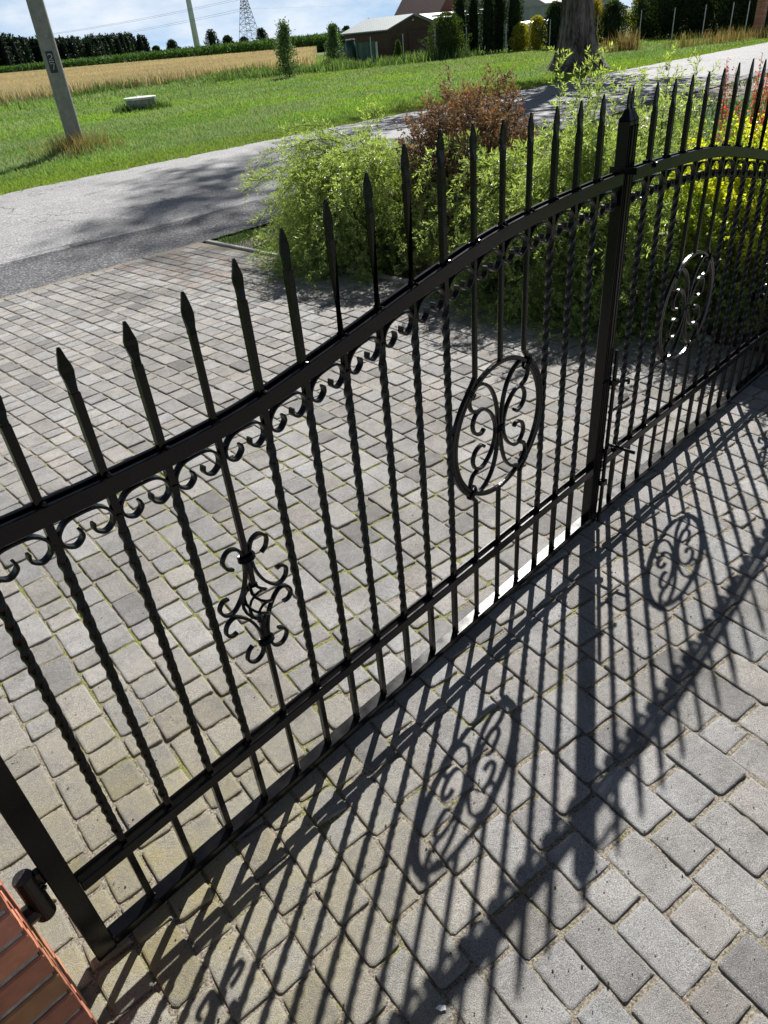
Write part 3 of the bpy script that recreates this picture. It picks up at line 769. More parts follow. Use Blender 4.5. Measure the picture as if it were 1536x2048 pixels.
mb.add(np.stack([XX + .0, YY + 0*XX, .62 + .04*np.sin(XX*.9)*np.sin(YY*.5)], -1), grid_faces(ny, nx), (.40, .31, .17))
xs_ = np.linspace(-60, 38.5, 200); mb.add(np.stack([np.c_[xs_, np.full(200, WH0+3.), np.full(200, .62)], np.c_[xs_, np.full(200, WH0+2.2), np.full(200, -.03)]]), grid_faces(2, 200), (.42, .35, .24))
o = mb.build('wheat_stand', STRAW); tag(o, kind='stuff')
# weeds at the wheat edge
x = rng.uniform(0, 62, 26000); y = WH0 - rng.exponential(1.1, 26000) + .6
k = (fbm(x, y, .6, 8) > -.2) & ~((x > 34) & (y > 30)); x, y = x[k], y[k]
t_ = rng.uniform(0, 1, 16000); x2 = 28 + 14*t_ + rng.normal(0, .9, 16000); y2 = 41.5 - 9.5*t_ + rng.normal(0, .9, 16000); x = np.r_[x, x2]; y = np.r_[y, y2]
blades('edge_weeds', x, y, np.full(len(x), -.03), rng.uniform(.15, .75, len(x))*np.clip(.75 + .8*fbm(x, y, .9, 12), .2, 1.4), np.full(len(x), .045), (np.array((.13, .20, .075))*rng.uniform(.4, 1.9, (len(x), 1))), GRASS, .25)
# corn
def corn():
    g = np.random.default_rng(9); n = 9000
    y = 80 + (g.uniform(0, 1, n)**1.8)*420; x = 80.5 + .03*y + g.exponential(3.0, n)
    d = np.hypot(x, y); H = g.uniform(1.62, 1.98, n)
    fo = MB()
    for q in range(9):
        z = H*(.15 + .1*q) ; a = g.uniform(0, 2*PI, n); L = g.uniform(.5, .9, n)
        pos = np.c_[x, y, z]; dr = np.c_[np.cos(a), np.sin(a), g.uniform(.25, 1.3, n)]
        leaves(fo, pos, dr, L, np.maximum(.09, d*.0011), np.array((.085, .17, .04))*g.uniform(.6, 1.55, (n, 1)), .2, g, .2)
    dd = np.linspace(0, 1, 40)
    V = np.stack([np.stack([81.5 + .03*(82+440*dd), 82 + 440*dd, np.full(40, -.03)], -1), np.stack([82 + .03*(82+440*dd), 82 + 440*dd, np.full(40, 1.45)], -1), np.stack([300 + .03*(82+440*dd), 82 + 440*dd, np.full(40, 1.45)], -1)])
    fo.add(V, grid_faces(3, 40), (.05, .10, .025))
    return fo.build('corn_field', LEAFD)
tag(corn(), kind='stuff')

# ------------------------------------------------------------------ trees
BARK = None
def bark():
    m, nt, b = mat('furrowed_bark')
    tc = N(nt, 'ShaderNodeTexCoord'); mp = N(nt, 'ShaderNodeMapping'); mp.inputs['Scale'].default_value = (1, 1, .16)
    nt.links.new(tc.outputs['Object'], mp.inputs[0])
    n = noise(nt, 5.5, 6, .65, mp.outputs[0]); n2 = noise(nt, 28, 4, .6, mp.outputs[0])
    h = math_(nt, 'ADD', n, math_(nt, 'MULTIPLY', n2, .5))
    nt.links.new(ramp(nt, h, [(.58, (.02, .016, .013)), (.72, (.12, .10, .085)), (.9, (.28, .25, .22))]), b.inputs['Base Color'])
    b.inputs['Roughness'].default_value = .95; bump(nt, b, h, 1., .12); return m
BARK = bark()
def big_tree():
    x0, y0 = 27.1, 15.0; g = np.random.default_rng(31)
    root = empty('large_tree', (x0, y0, 0)); tag(root, 'large old roadside tree with a thick furrowed trunk and flared roots', 'tree')
    m, n = 60, 64; V = []
    for i in range(m):
        z = -.1 + 7.5*(i/(m-1))**1.3
        rad = .47 + .42*math.exp(-max(z, 0)/.55) + .14*math.exp(-max(z, 0)/2.2)
        for j in range(n):
            a = 2*PI*j/n
            fl = 1 + .20*math.exp(-max(z, 0)/.9)*math.sin(4*a+.6) + .03*math.sin(9*a + .4*z) + .045*math.sin(21*a + 1.1*math.sin(z*1.3)) + .02*math.sin(37*a + z*2.2)
            V.append((rad*fl*math.cos(a) + .03*z, rad*fl*math.sin(a) + .06*z, z))
    mb = MB(); mb.add(V, grid_faces(m, n, True)); tr = mb.build('trunk', BARK, root, True)
    br = MB(); tips = []
    for i in range(26):
        z = 5 + i*.75; a = i*2.4; L = g.uniform(3.2, 5.4)*(1 - .3*(i/26))
        b = np.array([.03*z, .06*z + .12*max(0, z-9), z*.98])
        e = b + np.array([math.cos(a)*L, math.sin(a)*L, L*.35]); mid = (b+e)/2 + g.normal(0, .3, 3)
        br.tube(smooth_path([b, mid, e], 5), np.linspace(.22*(1-.7*i/26), .03, 11), 6, cap=False); tips += [mid, e, (mid+e)/2]
    pts = np.array([(.03*z, .06*z + .12*max(0, z-9), z) for z in np.linspace(7, 24, 12)]); br.tube(pts, np.linspace(.42, .08, 12), 10, cap=False)
    br.build('limbs', BARK, root)
    cr = MB()
    # leaf clumps grouped on the branches; unseen upper crown offset and thinned to shape its shadow
    cl = []
    for i in range(600):
        z = g.uniform(4.6, 26.5); a = g.uniform(0, 2*PI); rr = g.uniform(.25, 1)**.5
        rx = 5.0*math.sin(PI*np.clip((z-3.2)/26, 0, 1))**.7
        cl.append((rr*rx*math.cos(a) + .03*z, rr*rx*math.sin(a)*.95 + .06*z + .22*max(0, z-11), z))
    cl = np.array(cl + [tuple(t) for t in tips])
    k = fbm(cl[:, 0] + cl[:, 2]*.6, cl[:, 1] - cl[:, 2]*.4, .9, 6) > np.where(cl[:, 2] > 15, .18, -.05)
    cl = cl[k]
    sx_, sy_ = x0 + cl[:, 0] - .87*cl[:, 2], y0 + cl[:, 1] - .502*cl[:, 2]
    cl = cl[~((sx_ > 3.6) & (sx_ < 9.0) & (sy_ < 4.9) & (sy_ > -2.5))]  # leaves out clumps whose shadow would land on the shrubs
    for cpt in cl:
        m = 44; pos = cpt + g.normal(0, .42, (m, 3))*np.array([1, 1, .7])
        leaves(cr, pos, g.normal(size=(m, 3)), g.uniform(.16, .28, m), .16, np.array((.06, .11, .025))*g.uniform(.6, 1.5, (m, 1)), .1, g)
    # twigs hanging beside the trunk
    for i in range(14):
        cpt = np.array([.75 + g.uniform(-.25, .25), -.55 + g.uniform(-.3, .3), g.uniform(2.0, 4.0)])
        pos = cpt + g.normal(0, .12, (22, 3)); leaves(cr, pos, g.normal(size=(22, 3)), g.uniform(.07, .13, 22), .06, np.array((.14, .26, .04))*g.uniform(.7, 1.4, (22, 1)), .1, g)
    cr.build('crown', LEAFD, root)
big_tree()
def young_tree(name, x, y, h, r, label, seed, grp=None, low=0.10, colr=(.13, .20, .08), n=150, ls=.13):
    g = np.random.default_rng(seed); root = empty(name, (x, y, float(T(x, y)))); tag(root, label, 'tree', grp)
    mb = MB(); mb.tube([(0, 0, -.05), (.03, 0, h*.5), (0, .03, h*.95)], [.035*h/2.5, .025*h/2.5, .008], 6); mb.build('trunk', WOOD, root)
    cr = MB()
    for i in range(n):
        z = g.uniform(low, 1)*h; t = (z/h-low)/(1-low); w = r*(.35 + .9*math.sin(PI*min(1, t*.8+.25)))*g.uniform(.1, 1); a = g.uniform(0, 2*PI)
        c0 = np.array([w*math.cos(a), w*math.sin(a), z]); m = 22
        pos = c0 + g.normal(0, r*.22, (m, 3)); leaves(cr, pos, g.normal(size=(m, 3)), g.uniform(.7, 1.3, m)*ls, ls*.45, np.array(colr)*g.uniform(.45, 1.7, (m, 1)), .2, g)
    cr.build('crown', LEAFD, root); return root
YT = 'young trees at the edge of the wheat'
young_tree('young_tree', 30.0, 35.0, 2.6, .50, 'slender young tree standing alone against the wheat field', 41, YT)
young_tree('young_tree', 36.6, 38.2, 2.3, .44, 'slender young tree in front of the green screen fence', 42, YT)

def conifer(name, x, y, h, r, label, seed, cat='conifer', grp=None, shape='col', colr=(.035, .065, .022), tip=(.10, .14, .03), n=None, ls=.12, dens=1.):
    g = np.random.default_rng(seed); z0 = float(T(x, y)); root = empty(name, (x, y, z0)); tag(root, label, cat, grp)
    mb = MB(); mb.tube([(0, 0, -.05), (0, 0, h*.8)], [.05, .02], 6); mb.build('trunk', WOOD, root)
    cr = MB(); n = n or int(dens*520*h*r + 700)
    t = g.uniform(.0, 1, n); a = g.uniform(0, 2*PI, n)
    if shape == 'col': w = np.minimum(1, (1-t)*3.2)**.6*np.minimum(1, .6 + t*2)
    elif shape == 'cone': w = (1-t)**.85
    else: w = np.sqrt(np.clip(1 - (2*t-1)**2, 0, 1))*.85 + .25*(t < .5)
    lump = 1 + .16*np.sin(3*a + 7*t + seed) + .12*np.sin(5*a - 11*t + seed*2)
    rr = r*w*lump*g.uniform(.55, 1.03, n)
    pos = np.c_[rr*np.cos(a), rr*np.sin(a), .02 + t*h]
    dr = np.c_[np.cos(a)*.8, np.sin(a)*.8, g.uniform(.2, 1.4, n)] + g.normal(0, .35, (n, 3))
    k = (g.random((n, 1)) < .25)*g.uniform(.2, 1, (n, 1))
    leaves(cr, pos, dr, g.uniform(.7, 1.4, n)*ls, ls*.5, ((1-k)*np.array(colr) + k*np.array(tip))*g.uniform(.55, 1.45, (n, 1)), .2, g)
    # solid core in a darker leaf colour so that no sky shows through the hedge
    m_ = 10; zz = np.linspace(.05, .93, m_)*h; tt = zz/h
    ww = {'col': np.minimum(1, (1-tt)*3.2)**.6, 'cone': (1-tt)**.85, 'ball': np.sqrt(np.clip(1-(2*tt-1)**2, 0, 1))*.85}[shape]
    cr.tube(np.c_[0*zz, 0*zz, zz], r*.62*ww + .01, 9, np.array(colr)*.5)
    cr.build('crown', LEAFD, root); return root
G_ = 'columnar thujas behind the fence'
for i, (x, y, h, r, lb) in enumerate([(43.2, 33.2, 3.35, .52, 'leftmost dark columnar thuja of the row by the barn'), (44.2, 32.9, 3.3, .48, 'second columnar thuja from the left beside the barn'), (44.3, 31.8, 3.5, .5, 'third columnar thuja from the left, with its top cut by the picture edge'),
        (45.2, 31.6, 3.5, .5, 'fourth columnar thuja from the left, second from the right'), (45.3, 30.5, 3.45, .55, 'rightmost columnar thuja of the row, next to the grey block wall')]):
    conifer('columnar_thuja', x, y, h, r, lb, 50+i, 'conifer', G_, colr=(.022, .048, .016), tip=(.05, .09, .02), dens=1.6)
conifer('conifer_bush', 40.6, 32.2, 2.35, 1.25, 'broad yellowish green conifer bush left of the columnar thujas', 60, 'conifer', None, 'ball', (.06, .10, .025), (.16, .19, .04), dens=2)
conifer('dwarf_conifer', 39.6, 35.4, 1.15, .34, 'small cone shaped light green conifer by the wire fence in front of the barn', 61, 'conifer', None, 'cone', (.09, .16, .03), (.2, .25, .05), dens=3)
YS = 'golden shrubs behind the fence'
for i, (x, y, h, r, lb, cc) in enumerate([(44.9, 29.7, 1.45, .62, 'small golden shrub right of the columnar thujas', (.34, .34, .05)), (44.9, 28.5, 1.75, .7, 'golden yellow shrub in front of the blue plastic tunnel', (.42, .38, .05)),
        (45.5, 25.2, 2.5, .95, 'golden orange shrub left of the big trunk', (.42, .32, .05)), (52.5, 25.3, 2.9, .9, 'bright yellow shrub just right of the big trunk', (.5, .45, .05))]):
    conifer('golden_shrub', x, y, h, r, lb, 70+i, 'shrub', YS, 'ball', cc, (.6, .48, .05), dens=2)
HG = 'dark conifers along the wire fence'
for i, (x, y, h, r, lb) in enumerate([(44.5, 27.0, 2.35, .8, 'dark conifer left of the golden orange shrub'), (44.9, 26.0, 2.1, .85, 'dark rounded conifer left of the big trunk'), (45.8, 23.9, 2.1, .9, 'dark conifer hugging the left side of the big trunk'),
        (51.5, 24.5, 2.6, 1.3, 'low dark conifer right of the big trunk'), (50.5, 22.5, 4.6, 1.7, 'tall dark conifer behind the first right hand fence post'), (49.8, 20.4, 4.4, 1.6, 'dark green conifer between two fence posts right of the trunk'),
        (49.0, 18.4, 4.2, 1.5, 'dark conifer left of the reddish gap in the hedge'), (47.6, 17.0, 3.9, 1.4, 'spreading green conifer behind the third fence post'), (47.0, 15.9, 3.4, 1.2, 'dark conifer nearest the roadside brick pillar')]):
    conifer('dark_conifer', x, y, h, r, lb, 80+i, 'conifer', HG, 'ball', (.030, .055, .020), (.085, .12, .03), dens=2.4)

def mass(name, pts, seed, colr, ls, per, matl=LEAFD):
    g = np.random.default_rng(seed); cr = MB()
    for (x, y, h, r) in pts:
        t = g.uniform(0, 1, per); a = g.uniform(0, 2*PI, per); w = np.sqrt(np.clip(1-(1.7*t-.7)**2, 0, 1)) if (name != 'forest' or (x*7 % 3) < 1.9) else np.clip(1.15*(1-t)**.55, 0, 1)
        rr = r*w*g.uniform(.7, 1.05, per)*(1+.2*np.sin(3*a+x)); pos = np.c_[x + rr*np.cos(a), y + rr*np.sin(a), t*h*(.95+.06*np.sin(a*5+x))]
        leaves(cr, pos, g.normal(size=(per, 3)) + [0, 0, .5], g.uniform(.6, 1.3, per)*ls, ls*.6, np.array(colr)*g.uniform(.5, 1.6)*g.uniform(.6, 1.4, (per, 1)), .2, g)
        zz = np.linspace(0, .9, 6)*h; cr.tube(np.c_[np.full(6, x), np.full(6, y), zz], r*.7*np.sqrt(np.clip(1-(1.7*zz/h-.7)**2, 0.02, 1)), 7, np.array(colr)*.6)
    o = cr.build(name, matl); return o
g = np.random.default_rng(77)
fp = []
A_ = np.array([118., 400.]); B_ = np.array([400., 670.])
for i in range(430):
    t = g.uniform(-.45, 1.0); p = A_ + (B_-A_)*t + g.normal(0, 1, 2)*np.array([3, 3]) + np.array([-.6, 1])*g.exponential(10)
    h = (15.3 + 1.2*math.sin(t*9) + g.uniform(-1.8, 1.8)); fp.append((p[0], p[1], h - 1.5*(t > .93), g.uniform(2.2, 4.4)))
tag(mass('forest', fp, 5, (.016, .032, .016), 1.8, 260), kind='stuff')
DT = 'distant field trees on the horizon'
for i, (x, y, h, r, lb) in enumerate([(355, 560, 9.0, 4.2, 'round distant tree left of the white mast, above the corn'), (365, 600, 6.2, 3.4, 'low distant bush at the left end of the horizon trees'),
        (392, 560, 13.5, 5.2, 'tallest distant tree just right of the white mast'), (404, 556, 8.5, 4.5, 'medium distant tree second right of the white mast'), (414, 548, 6.5, 3.5, 'small distant tree right of the two tall ones by the mast'),
        (436, 552, 11.5, 4.6, 'distant tree between the white mast and the pylon'), (440, 470, 8.8, 4.8, 'distant rounded tree right of the first young tree'), (452, 468, 7.0, 3., 'small distant tree at the middle of the right horizon group'), (468, 460, 10.5, 4.2, 'distant tree left of the barn roof on the horizon')]):
    conifer('distant_tree', x, y, h, r, lb, 120+i, 'tree', DT, 'ball', (.030, .05, .028), (.07, .09, .04), n=900, ls=1.3)
hr = [(330 + i*9.5, 640 - i*9, g.uniform(2.8, 4.2), 7) for i in range(34)]
tag(mass('horizon_scrub', hr, 6, (.03, .045, .03), 1.6, 120), kind='stuff')

# ------------------------------------------------------------------ poles, masts
def pole_():
    root = empty('utility_pole', (8.15, 16.65, 0)); tag(root, 'grey concrete utility pole with a small dark number plate beside the road', 'utility pole')
    mb = MB(); z = np.linspace(-.1, 9, 40); r = .185 - .0045*z
    V = []
    n = 24
    for zz, q in zip(z, r): V += [(q*math.cos(a), q*math.sin(a), zz) for a in np.arange(n)*2*PI/n]
    mb.add(V, grid_faces(40, n, True)); mb.build('shaft', simple('pole_concrete', (.30, .285, .26), .85, .22, 6, 0, (40, .6, .01)), root, True)
    # plate, facing the camera
    a = math.atan2(-1.14-16.65, -.04-8.15); rr = .185-.0045*1.75 + .003
    mb = MB(); th = np.linspace(-.42, .42, 7)+a-.12
    V = [(rr*math.cos(t), rr*math.sin(t), zz) for zz in (1.60, 2.0) for t in th]; mb.add(V, grid_faces(2, 7)); V = [((rr+.004)*math.cos(t), (rr+.004)*math.sin(t), zz) for zz in (1.60, 2.0) for t in th]; mb.add(V, grid_faces(2, 7))
    pt = mb.build('number_plate', simple('plate_dark', (.035, .037, .04), .6), root)
    # raised digits 2 over 7 with a bar
    segs = [[(-.35, .9), (-.2, 1), (.2, 1), (.35, .85), (.3, .7), (-.35, .45), (.35, .45)], [(-.45, .28), (.45, .28)], [(-.35, .08), (.35, .08), (.0, -.5)]]
    mb = MB()
    for sg in segs:
        pts = [((rr+.007)*math.cos(a-.12 + q*.62), (rr+.007)*math.sin(a-.12 + q*.62), 1.755 + v*.19) for q, v in sg]
        mb.tube(pts, .0065, 5)
    mb.build('number', simple('plate_white', (.75, .75, .73), .5), pt)
    mb = MB(); mb.tube([((rr-.01)*math.cos(a+.1), (rr-.01)*math.sin(a+.1), 2.26), ((rr+.02)*math.cos(a+.1), (rr+.02)*math.sin(a+.1), 2.26)], .014, 8); mb.build('bolt', STEEL, root)
pole_()
root = empty('white_mast', (334.8, 496.8, 0)); tag(root, 'tall plain white tapering tower of a distant wind turbine, standing beyond the corn', 'tower')
mb = MB(); mb.tube([(0, 0, -1), (0, 0, 30), (0, 0, 85)], [2.1, 1.75, 1.1], 24); mb.build('tower', simple('white_steel', (.75, .75, .74), .5, .03), root, True)
mb = MB(); mb.box(-2, 7, -1.6, 1.6, 85, 88.2); mb.build('nacelle', simple('white_shell', (.75, .75, .74), .5, .03), root)
for q in range(3):
    a = R(80 + 120*q); mb = MB()
    mb.tube([(-2.5, 2*math.cos(a)*s_, 86.6 + 2*math.sin(a)*s_) for s_ in (.2, 2, 10, 20)], [1., 1.2, .8, .15], 8); mb.build('blade', bpy.data.materials['white_shell'], root)
def pylon():
    root = empty('lattice_pylon', (278, 362, 0), R(20)); tag(root, 'grey lattice high voltage pylon on the horizon', 'pylon')
    PY = simple('pylon_steel', (.20, .22, .24), .6)
    H = 26.; w = lambda z: 4.4*(1 - z/H)**1.0 + .45
    mb = MB(); zs = [0, 4.2, 7.8, 10.8, 13.4, 15.6, 17.4, 18.9, 20.4, 22, 24, 26]
    cr = lambda z: [(sx*w(z), sy*w(z), z) for sx, sy in ((-1, -1), (1, -1), (1, 1), (-1, 1))]
    for i in range(4): mb.tube([cr(z)[i] for z in zs], .13, 4)
    for a, b in zip(zs[:-1], zs[1:]):
        A, B = cr(a), cr(b)
        for i in range(4):
            j = (i+1) % 4; mb.tube([A[i], B[j]], .075, 4); mb.tube([A[j], B[i]], .075, 4); mb.tube([B[i], B[j]], .07, 4)
    mb.build('lattice', PY, root)
    for z, L in ((17.4, 5.2), (22, 4.)):
        mb = MB()
        for s in (-1, 1):
            mb.tube([(0, 0, z-.0), (s*L, 0, z+.15)], .12, 4); mb.tube([(0, 0, z+1.3), (s*L, 0, z+.2)], .1, 4)
        mb.build('crossarm', PY, root)
    # conductors
    mb = MB()
    def wire(a, b, sag):
        t = np.linspace(0, 1, 25)[:, None]; p = np.array(a)*(1-t) + np.array(b)*t; p[:, 2] -= (4*sag*t*(1-t))[:, 0]; mb.tube(p, .045, 3)
    for s in (-5.2, 5.2): wire((s, 0, 17.2), (s - 60, 330, 17.2), 7)
    for s in (-4., 4.): wire((s, 0, 21.8), (s - 60, 330, 21.8), 7)
    wire((5.2, 0, 17.2), (250, -260, 24), 6)
    mb.build('conductors', PY, root)
pylon()
def well():
    root = empty('well_ring', (15.6, 26.5, 0)); tag(root, 'white weathered concrete well ring with a lid standing in the meadow', 'well')
    mb = MB(); mb.tube([(0, 0, -.05), (0, 0, .36), (0, 0, .40)], [.52, .52, .50], 28); mb.build('ring', CONC, root)
    mb = MB(); mb.tube([(0, 0, .401), (0, 0, .415), (0, 0, .475), (0, 0, .49)], [.57, .60, .60, .58], 28)
    mb.tube([(-.12, 0, .49), (-.12, 0, .53), (.12, 0, .53), (.12, 0, .49)], .012, 5); mb.build('lid', simple('lid_concrete', (.60, .60, .58), .85, .3, 6), root)
    g = np.random.default_rng(3); n = 900; a = g.uniform(0, 2*PI, n); r = g.uniform(.55, 1.1, n)
    blades('weed_tuft', 15.6 + r*np.cos(a), 26.5 + r*np.sin(a), np.full(n, -.03), g.uniform(.15, .5, n)*(1.3-r*.6), np.full(n, .03), np.array((.06, .11, .03))*g.uniform(.6, 1.8, (n, 1)), GRASS, .3)
well()
# dry grass tufts
def dry(name, pts, seed, hh=.6):
    g = np.random.default_rng(seed); X = []; Y = []; H = []
    for (x, y, n, r, h) in pts:
        X.append(x + g.normal(0, r, n)); Y.append(y + g.normal(0, r, n)); H.append(h*g.uniform(.5, 1.15, n))
    X, Y, H = map(np.concatenate, (X, Y, H)); d = np.hypot(X, Y); c = np.array((.34, .25, .13))*g.uniform(.6, 1.35, (len(X), 1))
    c = np.where(g.random((len(X), 1)) < .3, np.array((.16, .19, .05)), c)
    return blades(name, X, Y, np.full(len(X), -.03), H, np.maximum(.006, d*.0007), c, STRAW, .22, g)
dry('dry_grass', [(8.0, 16.2, 380, .30, .55), (7.7, 16.7, 160, .3, .45), (8.5, 16.3, 160, .28, .45), (38.5, 19.0, 220, .3, .95), (37.5, 19.6, 120, .4, .7)] + [(x, 13.6 + (44-x)*.35 + q, 95, .5, .65) for x, q in ((43, .2), (41.5, .6), (40.2, .3), (39, .9), (42.2, 1.2), (44.5, -.2), (46, -.4), (48, -.4))], 8)

# ------------------------------------------------------------------ fences and buildings
def rail_post(p, h): 
    mb = MB(); mb.tube([(0, 0, -.1), (0, 0, h)], .026, 8); mb.tube([(0, 0, h), (0, 0, h+.02)], .03, 8); return mb
FW = simple('fence_wire', (.03, .035, .03), 1.); FW.node_tree.nodes['Principled BSDF'].inputs['Specular IOR Level'].default_value = 0
fr = empty('wire_fence', (36.3, 34.6, 0)); tag(fr, 'galvanised wire mesh fence on thin steel posts in front of the conifers and barn', 'fence')
FP = [(36.3, 34.6), (38.0, 33.5), (39.6, 32.3), (40.9, 30.9), (42.2, 28.9), (43.4, 26.6), (44.3, 24.0), (44.6, 21.5), (44.0, 19.3), (43.9, 17.6), (43.9, 16.2), (43.7, 15.35)]
pmesh = None
for x, y in FP:
    if pmesh is None: o = rail_post(None, 1.55).build('post', STEEL, fr); pmesh = o
    else: o = pmesh.copy(); col.objects.link(o); o.parent = fr
    o.location = (x - 36.3, y - 34.6, 0)
mb = MB()
for (xa, ya), (xb, yb) in zip(FP[:-1], FP[1:]):
    for z in (.1, .5, .95, 1.45): mb.tube([(xa-36.3, ya-34.6, z), (xb-36.3, yb-34.6, z)], .0016, 3, cap=False)
    L = math.hypot(xb-xa, yb-ya)
    for t in np.linspace(0, 1, int(L/.3)): mb.tube([(xa+(xb-xa)*t-36.3, ya+(yb-ya)*t-34.6, .1), (xa+(xb-xa)*t-36.3, ya+(yb-ya)*t-34.6, 1.48)], .0011, 3, cap=False)
mb.build('mesh', FW, fr)
gf = empty('screen_fence', (33.4, 44.6, 0)); tag(gf, 'low fence covered with dark green screening net beside the barn', 'fence')
mb = MB()
GP = [(44.6-.0, 46.5), (42.5, 42.0), (40.6, 38.2), (37.3, 35.2)]
for a, b in zip(GP[:-1], GP[1:]):
    n = 14; V = [(a[0]+(b[0]-a[0])*t-33.4 + .03*math.sin(t*20), a[1]+(b[1]-a[1])*t-44.6, z) for z in (.05, 1.25) for t in np.linspace(0, 1, n)]
    mb.add(V, grid_faces(2, n))
mb.build('screening_net', simple('green_net', (.035, .105, .085), .7, .25, 3), gf)
for x, y in GP:
    mb = MB(); mb.tube([(x-33.4, y-44.6+.05, -.1), (x-33.4, y-44.6+.05, 1.35)], .03, 6); mb.build('post', simple('green_post', (.03, .08, .05), .6), gf)
pillar(44.15, 44.55, 14.75, 15.15, 1.75, 'brick_pillar', 'distant red brick gate pillar beside the road at the right end of the wire fence')
def siding(name, c, sc=6.):
    m, nt, b = mat(name); ge = nt.nodes.new('ShaderNodeNewGeometry'); ge.name = 'geo'
    w = N(nt, 'ShaderNodeTexWave', wave_type='BANDS', bands_direction='Z', wave_profile='SAW', ins={'Scale': sc, 'Distortion': .2}); nt.links.new(ge.outputs['Position'], w.inputs[0])
    n = noise(nt, 3, 5, .7)
    cc = mixc(nt, 1., ramp(nt, n, [(.3, tuple(x*.8 for x in c)), (.7, tuple(x*1.2 for x in c))]), ramp(nt, w.outputs[0], [(0, g3(.65)), (.12, g3(1))]), 'MULTIPLY')
    nt.links.new(cc, b.inputs['Base Color']); b.inputs['Roughness'].default_value = .7; bump(nt, b, w.outputs[0], .6, .03); return m
def tiles(name, c, sc=4.):
    m, nt, b = mat(name); ge = nt.nodes.new('ShaderNodeNewGeometry'); ge.name = 'geo'
    w = N(nt, 'ShaderNodeTexBrick', ins={'Scale': sc, 'Mortar Size': .03, 'Color1': (*[x*.85 for x in c], 1), 'Color2': (*[min(1, x*1.1) for x in c], 1), 'Mortar': (*[x*.45 for x in c], 1)})
    nt.links.new(ge.outputs['Position'], w.inputs[0]); nt.links.new(w.outputs[0], b.inputs['Base Color']); b.inputs['Roughness'].default_value = .5; return m
def gable_house(name, x0, x1, y0, y1, zb, ze, zr, axis, wall, roof, label, cat='building', ov=.3, extra=None):
    r0 = empty(name, (x0, y0, zb)); tag(r0, label, cat); W_, D = x1-x0, y1-y0; e = ze-zb; r = zr-zb
    mb = MB()
    if axis == 'y':
        V = [(0,0,0),(W_,0,0),(W_,0,e),(W_/2,0,r),(0,0,e),(0,D,0),(W_,D,0),(W_,D,e),(W_/2,D,r),(0,D,e)]
    else:
        V = [(0,D,0),(0,0,0),(0,0,e),(0,D/2,r),(0,D,e),(W_,D,0),(W_,0,0),(W_,0,e),(W_,D/2,r),(W_,D,e)]
    mb.add(V, [(0,1,2,3,4),(9,8,7,6,5),(0,5,6,1),(1,6,7,2),(4,9,5,0)]); mb.build('walls', wall, r0)
    mb = MB(); t = .10; q = .03
    if axis == 'y':
        sl = (r-e)/(W_/2)
        for s, xa, xb in ((1, -ov, W_/2), (-1, W_+ov, W_/2)):
            mb.add([(xa, -ov, e-ov*sl+q), (xb, -ov, r+q), (xb, D+ov, r+q), (xa, D+ov, e-ov*sl+q), (xa, -ov, e-ov*sl+q+t), (xb, -ov, r+q+t), (xb, D+ov, r+q+t), (xa, D+ov, e-ov*sl+q+t)], [(0,1,2,3),(4,5,6,7),(0,1,5,4),(1,2,6,5),(2,3,7,6),(3,0,4,7)])
    else:
        sl = (r-e)/(D/2)
        for s, ya, yb in ((1, -ov, D/2), (-1, D+ov, D/2)):
            mb.add([(-ov, ya, e-ov*sl+q), (-ov, yb, r+q), (W_+ov, yb, r+q), (W_+ov, ya, e-ov*sl+q), (-ov, ya, e-ov*sl+q+t), (-ov, yb, r+q+t), (W_+ov, yb, r+q+t), (W_+ov, ya, e-ov*sl+q+t)], [(0,1,2,3),(4,5,6,7),(0,1,5,4),(1,2,6,5),(2,3,7,6),(3,0,4,7)])
    mb.build('roof', roof, r0)
    if extra: extra(r0)
    return r0
BW = siding('brown_boards', (.10, .058, .045)); BR = tiles('light_roof_tiles', (.33, .38, .38), 1.6)
def barn_x(r0):
    DK = simple('dark_gate', (.075, .028, .028), .6)
    for a, b, h, nm in ((.9, 2.3, 2.05, 'side_door'), (3.3, 6.6, 2.55, 'garage_door')):
        mb = MB(); mb.box(a, b, -.05, -.003, 0, h); mb.build(nm, DK, r0)
        mb = MB(); mb.box(a-.08, a-.002, -.06, -.003, 0, h+.08); mb.box(b+.002, b+.08, -.06, -.003, 0, h+.08); mb.box(a, b, -.06, -.003, h+.002, h+.08); mb.build('door_frame', BW, r0)
    mb = MB(); mb.box(3.85, 4.05, -.18, -.02, 3.45, 3.62); mb.build('lamp', STEEL, r0)
    mb = MB(); mb.tube([(-.30, -.3, 2.70), (-.30, 6.8, 2.70)], .06, 6); mb.build('gutter', simple('gutter_dark', (.03, .04, .045), .5), r0)
gable_house('barn', 64.5, 72.4, 59.8, 66.3, -1.0, 1.86, 2.95, 'y', BW, BR, 'low brown boarded barn with a pale tiled roof and dark red doors', 'barn', extra=barn_x)
gable_house('farm_shed', 80.5, 94., 65.5, 72.5, -1.0, 1.9, 3.05, 'x', BW, BR, 'long shed with pale tiled roof right behind the brown barn', 'shed')
RB = tiles('old_red_brick', (.36, .125, .075), 3.); RT = tiles('weathered_roof', (.20, .13, .11), 2.)
def win(r0):
    GL = simple('window_glass', (.03, .04, .05), .15)
    for x in (2.2, 6.2):
        f = MB(); f.box(x-.6, x+.6, -.05, -.003, 1.2, 2.6); fo = f.build('window', simple('window_white', (.7, .7, .68), .5), r0)
        f = MB(); f.box(x-.5, x+.5, -.065, -.052, 1.3, 2.5); f.build('pane', GL, fo)
gable_house('brick_house', 100.5, 109.5, 83, 92, -1., 3.3, 7.6, 'y', RB, RT, 'red brick house with a steep gable rising behind the thujas', 'house', extra=win)
